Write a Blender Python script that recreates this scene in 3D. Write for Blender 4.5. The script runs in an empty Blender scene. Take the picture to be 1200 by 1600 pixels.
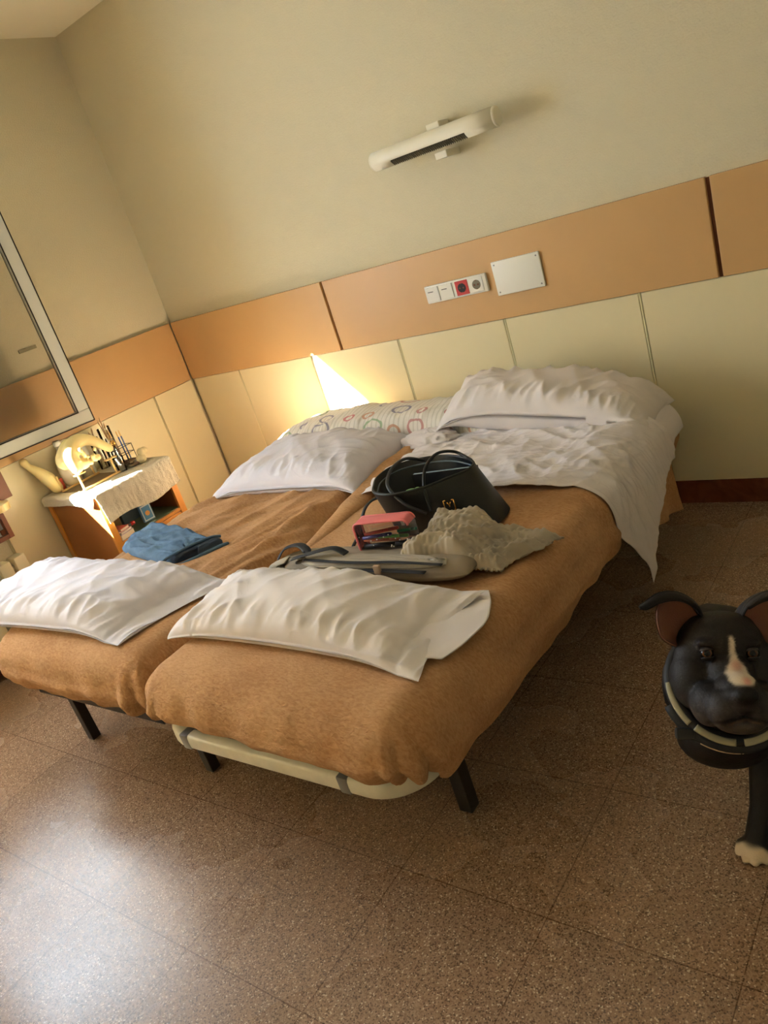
import bpy, bmesh, math, random
import numpy as np
from mathutils import Vector, Matrix
random.seed(4)
S = bpy.context.scene
COL = S.collection
PI = math.pi

# ------------------------------------------------------------------ camera, light, exposure
CAM_LOC = Vector((3.85200, -3.01236, 1.49114))
CAM_R = Vector((0.779041, 0.552809, -0.295798))
CAM_F = Vector((-0.626827, 0.696885, -0.348480))
CAM_D = CAM_F.cross(CAM_R)
FPX = 1217.76
cd = bpy.data.cameras.new('camera'); cam = bpy.data.objects.new('camera', cd); COL.objects.link(cam)
cd.sensor_fit = 'VERTICAL'; cd.sensor_height = 36; cd.sensor_width = 27; cd.lens = FPX * 36 / 1600
cd.clip_start = 0.05
r_, u_, b_ = CAM_R.normalized(), (-CAM_D).normalized(), (-CAM_F).normalized()
cam.matrix_world = Matrix(((r_.x, u_.x, b_.x, CAM_LOC.x), (r_.y, u_.y, b_.y, CAM_LOC.y), (r_.z, u_.z, b_.z, CAM_LOC.z), (0, 0, 0, 1)))
S.camera = cam

S.view_settings.view_transform = 'Standard'; S.view_settings.look = 'None'
S.view_settings.gamma = 1; S.view_settings.use_curve_mapping = False
S.view_settings.exposure = 1.16

W = bpy.data.worlds.new('daylight'); S.world = W; W.use_nodes = True
bg = W.node_tree.nodes['Background']; bg.inputs[0].default_value = (0.74, 0.87, 1.0, 1); bg.inputs[1].default_value = 7.4

sd = bpy.data.lights.new('sun', 'SUN'); sun = bpy.data.objects.new('sun', sd); COL.objects.link(sun)
SUN_DIR = Vector((0.626, 1.0, -0.72)).normalized()
sun.rotation_euler = SUN_DIR.to_track_quat('-Z', 'Y').to_euler(); sun.location = (-3, -6, 5)
sd.energy = 75.0; sd.angle = 0.009; sd.color = (1.0, 0.93, 0.80)

def portal(name, loc, rot, sx, sy):
    d = bpy.data.lights.new(name, 'AREA'); d.shape = 'RECTANGLE'; d.size = sx; d.size_y = sy
    o = bpy.data.objects.new(name, d); COL.objects.link(o); o.location = loc; o.rotation_euler = rot
    d.cycles.is_portal = True
    return o
portal('window_portal', (-0.32, -2.03, 1.58), (0, -PI/2, 0), 1.8, 1.1)
portal('window_portal', (-0.32, -3.9, 1.58), (0, -PI/2, 0), 1.8, 1.3)  # portal of the added second window

# ------------------------------------------------------------------ helpers
def lin(c): return c / 12.92 if c <= 0.04045 else ((c + 0.055) / 1.055) ** 2.4
def rgb(r, g, b): return (lin(r/255), lin(g/255), lin(b/255), 1)

def mat(name, col, rough=0.6, metal=0.0, spec=0.5, bump=0.0, bscale=60, var=0.0, vscale=8, trans=0.0, sheen=0.0, subs=0.0, alpha=1.0, ior=1.45, coat=0.0):
    m = bpy.data.materials.new(name); m.use_nodes = True
    nt = m.node_tree; p = nt.nodes['Principled BSDF']
    p.inputs['Base Color'].default_value = col; p.inputs['Roughness'].default_value = rough
    p.inputs['Metallic'].default_value = metal; p.inputs['Specular IOR Level'].default_value = spec
    p.inputs['Transmission Weight'].default_value = trans; p.inputs['IOR'].default_value = ior
    p.inputs['Alpha'].default_value = alpha; p.inputs['Coat Weight'].default_value = coat
    if sheen:
        p.inputs['Sheen Weight'].default_value = sheen; p.inputs['Sheen Roughness'].default_value = 0.4
        p.inputs['Sheen Tint'].default_value = col
    if subs:
        p.inputs['Subsurface Weight'].default_value = subs; p.inputs['Subsurface Radius'].default_value = (0.02, 0.012, 0.008)
    tc = nt.nodes.new('ShaderNodeTexCoord')
    if var:
        n = nt.nodes.new('ShaderNodeTexNoise'); n.inputs['Scale'].default_value = vscale; n.inputs['Detail'].default_value = 5
        nt.links.new(tc.outputs['Object'], n.inputs['Vector'])
        hs = nt.nodes.new('ShaderNodeHueSaturation'); hs.inputs['Color'].default_value = col
        mr = nt.nodes.new('ShaderNodeMapRange'); mr.inputs['From Min'].default_value = 0.3; mr.inputs['From Max'].default_value = 0.7
        mr.inputs['To Min'].default_value = 1 - var; mr.inputs['To Max'].default_value = 1 + var
        nt.links.new(n.outputs['Fac'], mr.inputs['Value']); nt.links.new(mr.outputs[0], hs.inputs['Value'])
        nt.links.new(hs.outputs[0], p.inputs['Base Color'])
    if bump:
        n = nt.nodes.new('ShaderNodeTexNoise'); n.inputs['Scale'].default_value = bscale; n.inputs['Detail'].default_value = 6
        nt.links.new(tc.outputs['Object'], n.inputs['Vector'])
        b = nt.nodes.new('ShaderNodeBump'); b.inputs['Strength'].default_value = bump; b.inputs['Distance'].default_value = 0.01
        nt.links.new(n.outputs['Fac'], b.inputs['Height']); nt.links.new(b.outputs[0], p.inputs['Normal'])
    return m

def obj(name, me, m=None, parent=None, smooth=True):
    if m is not None: me.materials.append(m)
    if smooth:
        me.polygons.foreach_set('use_smooth', [True] * len(me.polygons))
    o = bpy.data.objects.new(name, me); COL.objects.link(o)
    if parent is not None: o.parent = parent
    return o
def thing(name, label, cat, loc=(0, 0, 0), group=None, rotz=0):
    o = bpy.data.objects.new(name, None); COL.objects.link(o); o.location = loc; o.rotation_euler = (0, 0, rotz)
    o.empty_display_size = 0.05
    o['label'] = label; o['category'] = cat
    if group: o['group'] = group
    return o
def tag(o, label, cat, group=None):
    o['label'] = label; o['category'] = cat
    if group: o['group'] = group
    return o
def struct(o, label=None):
    o['kind'] = 'structure'
    if label: o['label'] = label
    return o

class MB:
    """collects shapes into one mesh"""
    def __init__(s): s.v = []; s.f = []
    def add(s, vs, fs):
        n = len(s.v); s.v += [tuple(v) for v in vs]; s.f += [tuple(i + n for i in f) for f in fs]; return s
    def box(s, c, d, bev=0.0, rot=None, seg=2):
        bm = bmesh.new(); bmesh.ops.create_cube(bm, size=1)
        bmesh.ops.scale(bm, vec=Vector(d), verts=bm.verts)
        if bev: bmesh.ops.bevel(bm, geom=list(bm.edges), offset=bev, segments=seg, affect='EDGES', profile=0.6)
        if rot is not None: bmesh.ops.rotate(bm, matrix=rot, verts=bm.verts)
        bmesh.ops.translate(bm, vec=Vector(c), verts=bm.verts)
        bm.verts.index_update()
        s.add([v.co.copy() for v in bm.verts], [[v.index for v in f.verts] for f in bm.faces]); bm.free(); return s
    def bx(s, x0, x1, y0, y1, z0, z1, bev=0.0):
        return s.box(((x0+x1)/2, (y0+y1)/2, (z0+z1)/2), (x1-x0, y1-y0, z1-z0), bev)
    def tube(s, pts, r, n=10, cap=True, flat=1.0, closed=False, up=None):
        pts = [Vector(p) for p in pts]; N = len(pts)
        rr = r if hasattr(r, '__len__') else [r] * N
        vs = []; prev = None
        for i, p in enumerate(pts):
            if closed: t = pts[(i+1) % N] - pts[i-1]
            else: t = pts[min(i+1, N-1)] - pts[max(i-1, 0)]
            if t.length < 1e-9: t = Vector((0, 0, 1))
            t.normalize()
            if up is not None:
                a = Vector(up) - t * t.dot(Vector(up))
                if a.length < 1e-4: a = t.orthogonal()
            elif prev is None: a = t.orthogonal()
            else: a = prev - t * t.dot(prev)
            a.normalize(); prev = a; b = t.cross(a)
            for k in range(n):
                w = 2 * PI * k / n
                vs.append(p + a * (math.cos(w) * rr[i] * flat) + b * (math.sin(w) * rr[i]))
        fs = []
        M = N if closed else N - 1
        for i in range(M):
            for k in range(n):
                a0 = i*n+k; a1 = i*n+(k+1) % n; j = (i+1) % N
                fs.append((a0, a1, j*n+(k+1) % n, j*n+k))
        if cap and not closed:
            fs.append(tuple(reversed(range(n)))); fs.append(tuple((N-1)*n+k for k in range(n)))
        return s.add(vs, fs)
    def lathe(s, prof, c=(0, 0, 0), n=24, rot=None, sq=1.0):
        vs = []
        for (r, z) in prof:
            for k in range(n):
                w = 2*PI*k/n; v = Vector((math.cos(w)*r, math.sin(w)*r*sq, z))
                if rot is not None: v = rot @ v
                vs.append(v + Vector(c))
        fs = [(i*n+k, i*n+(k+1) % n, (i+1)*n+(k+1) % n, (i+1)*n+k) for i in range(len(prof)-1) for k in range(n)]
        fs.append(tuple(reversed(range(n)))); fs.append(tuple((len(prof)-1)*n+k for k in range(n)))
        return s.add(vs, fs)
    def mesh(s, name='m'):
        me = bpy.data.meshes.new(name); me.from_pydata(s.v, [], s.f); me.validate(); me.update(); return me
    def build(s, name, m, parent=None, smooth=False, auto=None):
        me = s.mesh(name)
        o = obj(name, me, m, parent, smooth or auto is not None)
        if auto is not None:
            me.set_sharp_from_angle(angle=math.radians(auto))
        return o

# numpy gradient noise
_rng = np.random.RandomState(7); _perm = _rng.permutation(256); _perm = np.concatenate([_perm, _perm, _perm])
_g = _rng.normal(size=(256, 3)); _g /= np.linalg.norm(_g, axis=1)[:, None]
def pn(P, seed=0):
    P = np.asarray(P, float) + seed * 17.31
    i = np.floor(P).astype(int); f = P - i; u = f*f*f*(f*(f*6-15)+10)
    i = i & 255; out = 0
    for dx in (0, 1):
        for dy in (0, 1):
            for dz in (0, 1):
                h = _perm[_perm[_perm[(i[..., 0]+dx) & 255] + ((i[..., 1]+dy) & 255)] + ((i[..., 2]+dz) & 255)]
                g = _g[h]; d = f - np.array([dx, dy, dz])
                w = (u[..., 0] if dx else 1-u[..., 0]) * (u[..., 1] if dy else 1-u[..., 1]) * (u[..., 2] if dz else 1-u[..., 2])
                out = out + w * (g*d).sum(-1)
    return out
def n2(x, y, seed=0):
    return pn(np.stack([x, y, np.zeros_like(x)+0.37], -1), seed)
def fbm2(x, y, seed=0, o=4):
    t = 0; a = 1
    for k in range(o): t = t + a*n2(x*2**k, y*2**k, seed+k); a *= 0.5
    return t
def ridge(x, y, seed=0, sharp=6.0):
    """thin creases, 0..1, irregular lines along y"""
    n = n2(x + 0.35*n2(x*0.7, y*0.7, seed+3), y, seed)
    return np.exp(-(n*sharp)**2) - 0.35
def crease(x, y, ang, fa, fb, seed):
    """straight soft folds running along direction ang"""
    c, s_ = math.cos(ang), math.sin(ang); a = -s_*x + c*y; b = c*x + s_*y
    n = n2(a*fa + 0.6*n2(x*2.5, y*2.5, seed+4), b*fb, seed); return (1-np.minimum(np.abs(n)*2.6, 1))**1.6 - 0.3
def sstep(a, b, x):
    t = np.clip((x-a)/(b-a), 0, 1); return t*t*(3-2*t)

def grid(name, P, m, parent=None, thick=0.0, closed_u=False, uvs=None, back=None):
    """P: (nu,nv,3) array -> smooth sheet with uv"""
    nu, nv = P.shape[:2]
    idx = np.arange(nu*nv).reshape(nu, nv)
    a = idx[:-1, :-1].ravel(); b = idx[1:, :-1].ravel(); c = idx[1:, 1:].ravel(); d = idx[:-1, 1:].ravel()
    F = np.stack([a, b, c, d], -1)
    if closed_u: 
        F = np.concatenate([F, np.stack([idx[-1, :-1], idx[0, :-1], idx[0, 1:], idx[-1, 1:]], -1)])
    V = P.reshape(-1, 3)
    U, Vv = np.meshgrid(np.linspace(0, 1, nu), np.linspace(0, 1, nv), indexing='ij')
    UV = np.stack([U, Vv], -1).reshape(-1, 2) if uvs is None else uvs.reshape(-1, 2)
    if back is not None:      # second layer (nu,nv) sharing nothing, stitched at the border
        n = len(V); V = np.concatenate([V, back.reshape(-1, 3)]); UV = np.concatenate([UV, UV])
        F2 = F[:, ::-1] + n
        def strip(l): return [(l[i+1], l[i], l[i]+n, l[i+1]+n) for i in range(len(l)-1)]
        loop = strip(list(idx[:, 0][::-1])) + strip(list(idx[:, -1])) + strip(list(idx[0, :])) + strip(list(idx[-1, ::-1]))
        F = np.concatenate([F, F2, np.array(loop)])
    me = bpy.data.meshes.new(name); me.from_pydata(V.tolist(), [], F.tolist())
    uvl = me.uv_layers.new(name='UVMap'); li = np.zeros(len(me.loops), int); me.loops.foreach_get('vertex_index', li)
    uvl.data.foreach_set('uv', UV[li].ravel())
    me.update()
    o = obj(name, me, m, parent, True)
    if thick:
        s = o.modifiers.new('thickness', 'SOLIDIFY'); s.thickness = thick; s.offset = 0
    return o

def smooth_path(pts, n=8, closed=False):
    pts = [Vector(p) for p in pts]; out = []; N = len(pts)
    rng = range(N) if closed else range(N-1)
    for i in rng:
        if closed: p0, p1, p2, p3 = pts[i-1], pts[i], pts[(i+1) % N], pts[(i+2) % N]
        else: p0, p1, p2, p3 = pts[max(i-1, 0)], pts[i], pts[i+1], pts[min(i+2, N-1)]
        for k in range(n):
            t = k/n
            out.append(0.5*((2*p1) + (p2-p0)*t + (2*p0-5*p1+4*p2-p3)*t*t + (3*p1-p0-3*p2+p3)*t**3))
    if not closed: out.append(pts[-1])
    return out

# ------------------------------------------------------------------ materials
M = {}
M['plaster'] = mat('cream_plaster', rgb(212, 202, 172), 0.75, bump=0.35, bscale=170)
M['ceiling'] = mat('ceiling_paint', rgb(246, 238, 214), 0.85)
M['band'] = mat('ochre_panel', rgb(200, 159, 106), 0.38, var=0.03, vscale=3)
M['panel'] = mat('cream_panel', rgb(224, 211, 172), 0.35, var=0.015, vscale=3)
M['gap'] = mat('brown_joint', rgb(112, 66, 40), 0.7)
M['seam'] = mat('cream_joint', rgb(214, 204, 164), 0.5)
M['white_pl'] = mat('white_plastic', rgb(226, 224, 214), 0.35)
M['red_pl'] = mat('red_plastic', rgb(190, 48, 42), 0.4)
M['dark'] = mat('dark_hole', rgb(40, 34, 30), 0.6)
M['lamp'] = mat('white_enamel', rgb(232, 226, 206), 0.35)
M['louvre'] = mat('grey_louvre', rgb(120, 112, 92), 0.5)
M['black_metal'] = mat('black_paint', rgb(30, 26, 24), 0.35)
M['white_metal'] = mat('chipped_white_paint', rgb(226, 220, 198), 0.35, var=0.05, vscale=30)
M['grey_metal'] = mat('grey_metal', rgb(140, 140, 138), 0.35, metal=0.6)
M['alu'] = mat('white_aluminium', rgb(208, 208, 200), 0.4)
M['gasket'] = mat('black_gasket', rgb(38, 28, 22), 0.6)
M['brownframe'] = mat('brown_aluminium', rgb(128, 78, 56), 0.45)
M['mattress'] = mat('mattress_ticking', rgb(222, 214, 200), 0.8)
M['slat'] = mat('slat_wood', rgb(190, 160, 110), 0.6)
M['wood'] = mat('honey_wood', rgb(206, 140, 62), 0.35, var=0.08, vscale=6)
M['wood_dark'] = mat('brown_wood', rgb(150, 92, 44), 0.4, var=0.08, vscale=6)
M['pale_wood'] = mat('pale_wood', rgb(226, 190, 126), 0.5)
M['radiator'] = mat('radiator_enamel', rgb(222, 212, 178), 0.4)
M['sill'] = mat('cream_sill', rgb(216, 190, 128), 0.35)
M['frost'] = mat('frosted_panel', rgb(230, 230, 225), 0.6)
M['leather'] = mat('black_leather', rgb(24, 26, 27), 0.42, bump=0.12, bscale=400)
M['gold'] = mat('gold_metal', rgb(226, 176, 96), 0.25, metal=1.0)
M['lining'] = mat('black_lining', rgb(16, 16, 17), 0.7)
M['cast'] = mat('cream_cast', rgb(232, 212, 150), 0.5, subs=0.15)
M['cast2'] = mat('grey_clay', rgb(206, 190, 150), 0.6, bump=0.2, bscale=60)
M['ceramic'] = mat('white_ceramic', rgb(226, 220, 205), 0.25)
M['strap'] = mat('black_webbing', rgb(34, 34, 36), 0.7)
M['bagfab'] = mat('grey_backpack_fabric', rgb(142, 128, 108), 0.8, bump=0.2, bscale=500)
M['bagfab2'] = mat('light_grey_webbing', rgb(160, 150, 134), 0.8)
M['harness'] = mat('black_harness_web', rgb(24, 24, 26), 0.6)
M['reflect'] = mat('reflective_tape', rgb(150, 144, 120), 0.4)
M['beige'] = mat('beige_webbing', rgb(190, 160, 130), 0.6)
M['pink'] = mat('pink_binding', rgb(226, 120, 124), 0.5)

def glass_mat(name, col=(1, 1, 1, 1), mixf=0.08, rough=0.02):
    m = bpy.data.materials.new(name); m.use_nodes = True; nt = m.node_tree
    for n in list(nt.nodes): nt.nodes.remove(n)
    out = nt.nodes.new('ShaderNodeOutputMaterial'); mx = nt.nodes.new('ShaderNodeMixShader')
    tr = nt.nodes.new('ShaderNodeBsdfTransparent'); tr.inputs[0].default_value = col
    gl = nt.nodes.new('ShaderNodeBsdfGlossy'); gl.inputs['Roughness'].default_value = rough
    fr = nt.nodes.new('ShaderNodeFresnel'); fr.inputs[0].default_value = 1.5
    ad = nt.nodes.new('ShaderNodeMath'); ad.operation = 'MULTIPLY_ADD'; ad.inputs[1].default_value = 1.0; ad.inputs[2].default_value = mixf
    nt.links.new(fr.outputs[0], ad.inputs[0]); nt.links.new(ad.outputs[0], mx.inputs[0])
    nt.links.new(tr.outputs[0], mx.inputs[1]); nt.links.new(gl.outputs[0], mx.inputs[2]); nt.links.new(mx.outputs[0], out.inputs[0])
    return m
M['glass'] = glass_mat('window_glass', (0.985, 0.98, 0.97, 1), 0.0)
M['jar'] = glass_mat('jar_glass', (0.97, 0.98, 0.96, 1), 0.04)
M['clear'] = glass_mat('clear_vinyl', (0.94, 0.90, 0.90, 1), 0.05, 0.12)

def translucent(name, col, w=0.5):
    m = bpy.data.materials.new(name); m.use_nodes = True; nt = m.node_tree
    p = nt.nodes['Principled BSDF']; p.inputs['Base Color'].default_value = col; p.inputs['Roughness'].default_value = 0.8
    t = nt.nodes.new('ShaderNodeBsdfTranslucent'); t.inputs[0].default_value = col
    mx = nt.nodes.new('ShaderNodeMixShader'); mx.inputs[0].default_value = w
    nt.links.new(p.outputs[0], mx.inputs[1]); nt.links.new(t.outputs[0], mx.inputs[2])
    nt.links.new(mx.outputs[0], nt.nodes['Material Output'].inputs[0]); return m
M['curtain'] = translucent('diffuser_curtain', rgb(236, 228, 210), 0.6)
M['frosted'] = translucent('added_frosted_glass', rgb(240, 246, 250), 0.92)

def floor_mat():
    m = bpy.data.materials.new('terrazzo_tiles'); m.use_nodes = True; nt = m.node_tree; p = nt.nodes['Principled BSDF']
    L = nt.links.new; N = nt.nodes.new
    tc = N('ShaderNodeTexCoord')
    vo = N('ShaderNodeTexVoronoi'); vo.inputs['Scale'].default_value = 330; L(tc.outputs['Object'], vo.inputs['Vector'])
    sep = N('ShaderNodeSeparateColor'); L(vo.outputs['Color'], sep.inputs[0])
    cr = N('ShaderNodeValToRGB'); e = cr.color_ramp; e.interpolation = 'CONSTANT'
    e.elements[0].position = 0; e.elements[0].color = rgb(100, 80, 64)
    e.elements[1].position = 0.16; e.elements[1].color = rgb(144, 117, 93)
    for pos, c in ((0.45, (156, 129, 105)), (0.75, (132, 105, 84)), (0.95, (196, 174, 148))):
        q = e.elements.new(pos); q.color = rgb(*c)
    L(sep.outputs[0], cr.inputs[0])
    no = N('ShaderNodeTexNoise'); no.inputs['Scale'].default_value = 2.2; no.inputs['Detail'].default_value = 3; L(tc.outputs['Object'], no.inputs['Vector'])
    mp = N('ShaderNodeMapping'); mp.inputs['Location'].default_value = (-1.8482, 2.4322, 0); L(tc.outputs['Object'], mp.inputs['Vector'])
    br = N('ShaderNodeTexBrick'); br.offset = 0; br.squash = 1; br.inputs['Scale'].default_value = 1
    br.inputs['Brick Width'].default_value = 0.4; br.inputs['Row Height'].default_value = 0.4
    br.inputs['Mortar Size'].default_value = 0.0016; br.inputs['Mortar Smooth'].default_value = 0.3
    br.inputs['Color1'].default_value = (0.94, 0.94, 0.94, 1); br.inputs['Color2'].default_value = (1.06, 1.04, 1.03, 1); br.inputs['Mortar'].default_value = (0.50, 0.44, 0.40, 1)
    L(mp.outputs[0], br.inputs['Vector'])
    mx = N('ShaderNodeMix'); mx.data_type = 'RGBA'; mx.blend_type = 'MULTIPLY'; mx.inputs[0].default_value = 1
    L(cr.outputs[0], mx.inputs[6]); L(br.outputs['Color'], mx.inputs[7]); L(mx.outputs[2], p.inputs['Base Color'])
    mr = N('ShaderNodeMapRange'); mr.inputs['To Min'].default_value = 0.18; mr.inputs['To Max'].default_value = 0.36
    mr.inputs['From Min'].default_value = 0.2; mr.inputs['From Max'].default_value = 0.8
    L(no.outputs['Fac'], mr.inputs[0]); L(mr.outputs[0], p.inputs['Roughness'])
    p.inputs['Specular IOR Level'].default_value = 0.36
    bp = N('ShaderNodeBump'); bp.inputs['Strength'].default_value = 0.05; bp.inputs['Distance'].default_value = 0.002
    n3 = N('ShaderNodeTexNoise'); n3.inputs['Scale'].default_value = 35; L(tc.outputs['Object'], n3.inputs['Vector'])
    L(n3.outputs['Fac'], bp.inputs['Height']); L(bp.outputs[0], p.inputs['Normal'])
    return m
M['floor'] = floor_mat()

def marble():
    m = mat('red_marble', rgb(96, 50, 34), 0.25)
    nt = m.node_tree; p = nt.nodes['Principled BSDF']; tc = nt.nodes['Texture Coordinate']
    n = nt.nodes.new('ShaderNodeTexNoise'); n.inputs['Scale'].default_value = 9; n.inputs['Detail'].default_value = 8; n.inputs['Distortion'].default_value = 1.2
    nt.links.new(tc.outputs['Object'], n.inputs['Vector'])
    cr = nt.nodes.new('ShaderNodeValToRGB'); e = cr.color_ramp
    e.elements[0].position = 0.35; e.elements[0].color = rgb(92, 46, 30); e.elements[1].position = 0.62; e.elements[1].color = rgb(122, 66, 42)
    q = e.elements.new(0.72); q.color = rgb(150, 110, 84)
    nt.links.new(n.outputs['Fac'], cr.inputs[0]); nt.links.new(cr.outputs[0], p.inputs['Base Color']); return m
M['marble'] = marble()

def fleece(name, c1, c2):
    m = bpy.data.materials.new(name); m.use_nodes = True; nt = m.node_tree; p = nt.nodes['Principled BSDF']; L = nt.links.new; N = nt.nodes.new
    tc = N('ShaderNodeTexCoord')
    mp = N('ShaderNodeMapping'); mp.inputs['Rotation'].default_value = (0, 0, 0.5); mp.inputs['Scale'].default_value = (1, 2.4, 1.4); L(tc.outputs['Object'], mp.inputs[0])
    n = N('ShaderNodeTexNoise'); n.inputs['Scale'].default_value = 70; n.inputs['Detail'].default_value = 6; n.inputs['Distortion'].default_value = 0.6; L(mp.outputs[0], n.inputs['Vector'])
    n2_ = N('ShaderNodeTexNoise'); n2_.inputs['Scale'].default_value = 5; n2_.inputs['Detail'].default_value = 4; L(tc.outputs['Object'], n2_.inputs['Vector'])
    ad = N('ShaderNodeMath'); ad.operation = 'ADD'; L(n.outputs['Fac'], ad.inputs[0]); L(n2_.outputs['Fac'], ad.inputs[1])
    cr = N('ShaderNodeValToRGB'); cr.color_ramp.elements[0].position = 0.38; cr.color_ramp.elements[1].position = 0.62
    cr.color_ramp.elements[0].color = c1; cr.color_ramp.elements[1].color = c2
    hf = N('ShaderNodeMath'); hf.operation = 'MULTIPLY'; hf.inputs[1].default_value = 0.5; L(ad.outputs[0], hf.inputs[0]); L(hf.outputs[0], cr.inputs[0])
    L(cr.outputs[0], p.inputs['Base Color']); p.inputs['Roughness'].default_value = 0.95; p.inputs['Specular IOR Level'].default_value = 0.15
    p.inputs['Sheen Weight'].default_value = 0.35; p.inputs['Sheen Tint'].default_value = c2; p.inputs['Sheen Roughness'].default_value = 0.5
    b = N('ShaderNodeBump'); b.inputs['Strength'].default_value = 0.6; b.inputs['Distance'].default_value = 0.006; L(n.outputs['Fac'], b.inputs['Height']); L(b.outputs[0], p.inputs['Normal'])
    return m
M['blanket'] = fleece('brown_fleece', rgb(166, 122, 82), rgb(196, 154, 112))

def cotton(name, col, crease=0.10, scale=9, transl=0.12):
    m = bpy.data.materials.new(name); m.use_nodes = True; nt = m.node_tree; p = nt.nodes['Principled BSDF']; L = nt.links.new; N = nt.nodes.new
    p.inputs['Base Color'].default_value = col; p.inputs['Roughness'].default_value = 0.85; p.inputs['Specular IOR Level'].default_value = 0.2
    tc = N('ShaderNodeTexCoord')
    n = N('ShaderNodeTexNoise'); n.inputs['Scale'].default_value = scale; n.inputs['Detail'].default_value = 3; n.inputs['Distortion'].default_value = 0.8; L(tc.outputs['Object'], n.inputs['Vector'])
    w = N('ShaderNodeMath'); w.operation = 'SUBTRACT'; w.inputs[1].default_value = 0.5; L(n.outputs['Fac'], w.inputs[0])
    a = N('ShaderNodeMath'); a.operation = 'ABSOLUTE'; L(w.outputs[0], a.inputs[0])
    r = N('ShaderNodeMapRange'); r.inputs['From Max'].default_value = 0.06; r.inputs['To Min'].default_value = 1; r.inputs['To Max'].default_value = 0; L(a.outputs[0], r.inputs[0])
    b = N('ShaderNodeBump'); b.inputs['Strength'].default_value = crease; b.inputs['Distance'].default_value = 0.006; L(r.outputs[0], b.inputs['Height']); L(b.outputs[0], p.inputs['Normal'])
    t = N('ShaderNodeBsdfTranslucent'); t.inputs[0].default_value = col; mx = N('ShaderNodeMixShader'); mx.inputs[0].default_value = transl
    L(p.outputs[0], mx.inputs[1]); L(t.outputs[0], mx.inputs[2]); L(mx.outputs[0], nt.nodes['Material Output'].inputs[0])
    return m
M['cotton'] = cotton('white_cotton', rgb(232, 224, 222))
M['cotton_blue'] = cotton('cool_white_cotton', rgb(226, 222, 230))
M['sheet'] = cotton('white_sheet', rgb(236, 228, 228), 0.15, 14, 0.18)
M['lace'] = cotton('white_embossed_cloth', rgb(228, 220, 202), 0.6, 55, 0.1)
M['minky'] = mat('grey_dotted_fleece', rgb(176, 164, 146), 0.95, spec=0.1, sheen=0.4)
M['denim'] = mat('blue_denim', rgb(86, 114, 140), 0.85, var=0.25, vscale=14, bump=0.3, bscale=300)
M['denim_shade'] = mat('denim_inside_shade', rgb(44, 56, 70), 0.9)

def ring_print():
    m = cotton('ring_print_cotton', rgb(228, 222, 212), 0.1, 10, 0.1); nt = m.node_tree; p = nt.nodes['Principled BSDF']; L = nt.links.new; N = nt.nodes.new
    uv = N('ShaderNodeUVMap'); mp = N('ShaderNodeMapping'); mp.inputs['Scale'].default_value = (11, 3.6, 1); L(uv.outputs[0], mp.inputs[0])
    vo = N('ShaderNodeTexVoronoi'); vo.voronoi_dimensions = '2D'; vo.inputs['Scale'].default_value = 1; vo.inputs['Randomness'].default_value = 0.55; L(mp.outputs[0], vo.inputs['Vector'])
    sep = N('ShaderNodeSeparateColor'); L(vo.outputs['Color'], sep.inputs[0])
    rad = N('ShaderNodeMapRange'); rad.inputs['To Min'].default_value = 0.14; rad.inputs['To Max'].default_value = 0.36; L(sep.outputs[1], rad.inputs[0])
    d = N('ShaderNodeMath'); d.operation = 'SUBTRACT'; L(vo.outputs['Distance'], d.inputs[0]); L(rad.outputs[0], d.inputs[1])
    ab = N('ShaderNodeMath'); ab.operation = 'ABSOLUTE'; L(d.outputs[0], ab.inputs[0])
    lt = N('ShaderNodeMath'); lt.operation = 'LESS_THAN'; lt.inputs[1].default_value = 0.045; L(ab.outputs[0], lt.inputs[0])
    g = N('ShaderNodeMath'); g.operation = 'GREATER_THAN'; g.inputs[1].default_value = 0.22; L(sep.outputs[2], g.inputs[0])
    ml = N('ShaderNodeMath'); ml.operation = 'MULTIPLY'; L(lt.outputs[0], ml.inputs[0]); L(g.outputs[0], ml.inputs[1])
    ml2 = N('ShaderNodeMath'); ml2.operation = 'MULTIPLY'; ml2.inputs[1].default_value = 0.75; L(ml.outputs[0], ml2.inputs[0])
    cr = N('ShaderNodeValToRGB'); e = cr.color_ramp; e.interpolation = 'CONSTANT'; e.elements[0].color = rgb(190, 110, 110); e.elements[1].position = 0.3; e.elements[1].color = rgb(206, 140, 100)
    q = e.elements.new(0.5); q.color = rgb(120, 116, 150); q = e.elements.new(0.7); q.color = rgb(196, 84, 100); q = e.elements.new(0.88); q.color = rgb(130, 170, 120)
    L(sep.outputs[0], cr.inputs[0])
    # fine wavy stripes across the pillow
    wv = N('ShaderNodeTexWave'); wv.inputs['Scale'].default_value = 1.5; wv.inputs['Distortion'].default_value = 2.5; wv.inputs['Detail'].default_value = 1
    mp2 = N('ShaderNodeMapping'); mp2.inputs['Scale'].default_value = (14, 0.8, 1); mp2.inputs['Rotation'].default_value = (0, 0, 0.03); L(uv.outputs[0], mp2.inputs[0]); L(mp2.outputs[0], wv.inputs['Vector'])
    cr2 = N('ShaderNodeValToRGB'); cr2.color_ramp.elements[0].color = rgb(210, 204, 192); cr2.color_ramp.elements[1].color = rgb(232, 226, 216); cr2.color_ramp.elements[1].position = 0.35
    L(wv.outputs['Color'], cr2.inputs[0])
    mx = N('ShaderNodeMix'); mx.data_type = 'RGBA'; L(ml2.outputs[0], mx.inputs[0]); L(cr2.outputs[0], mx.inputs[6]); L(cr.outputs[0], mx.inputs[7]); L(mx.outputs[2], p.inputs['Base Color'])
    return m
M['rings'] = ring_print()

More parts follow.
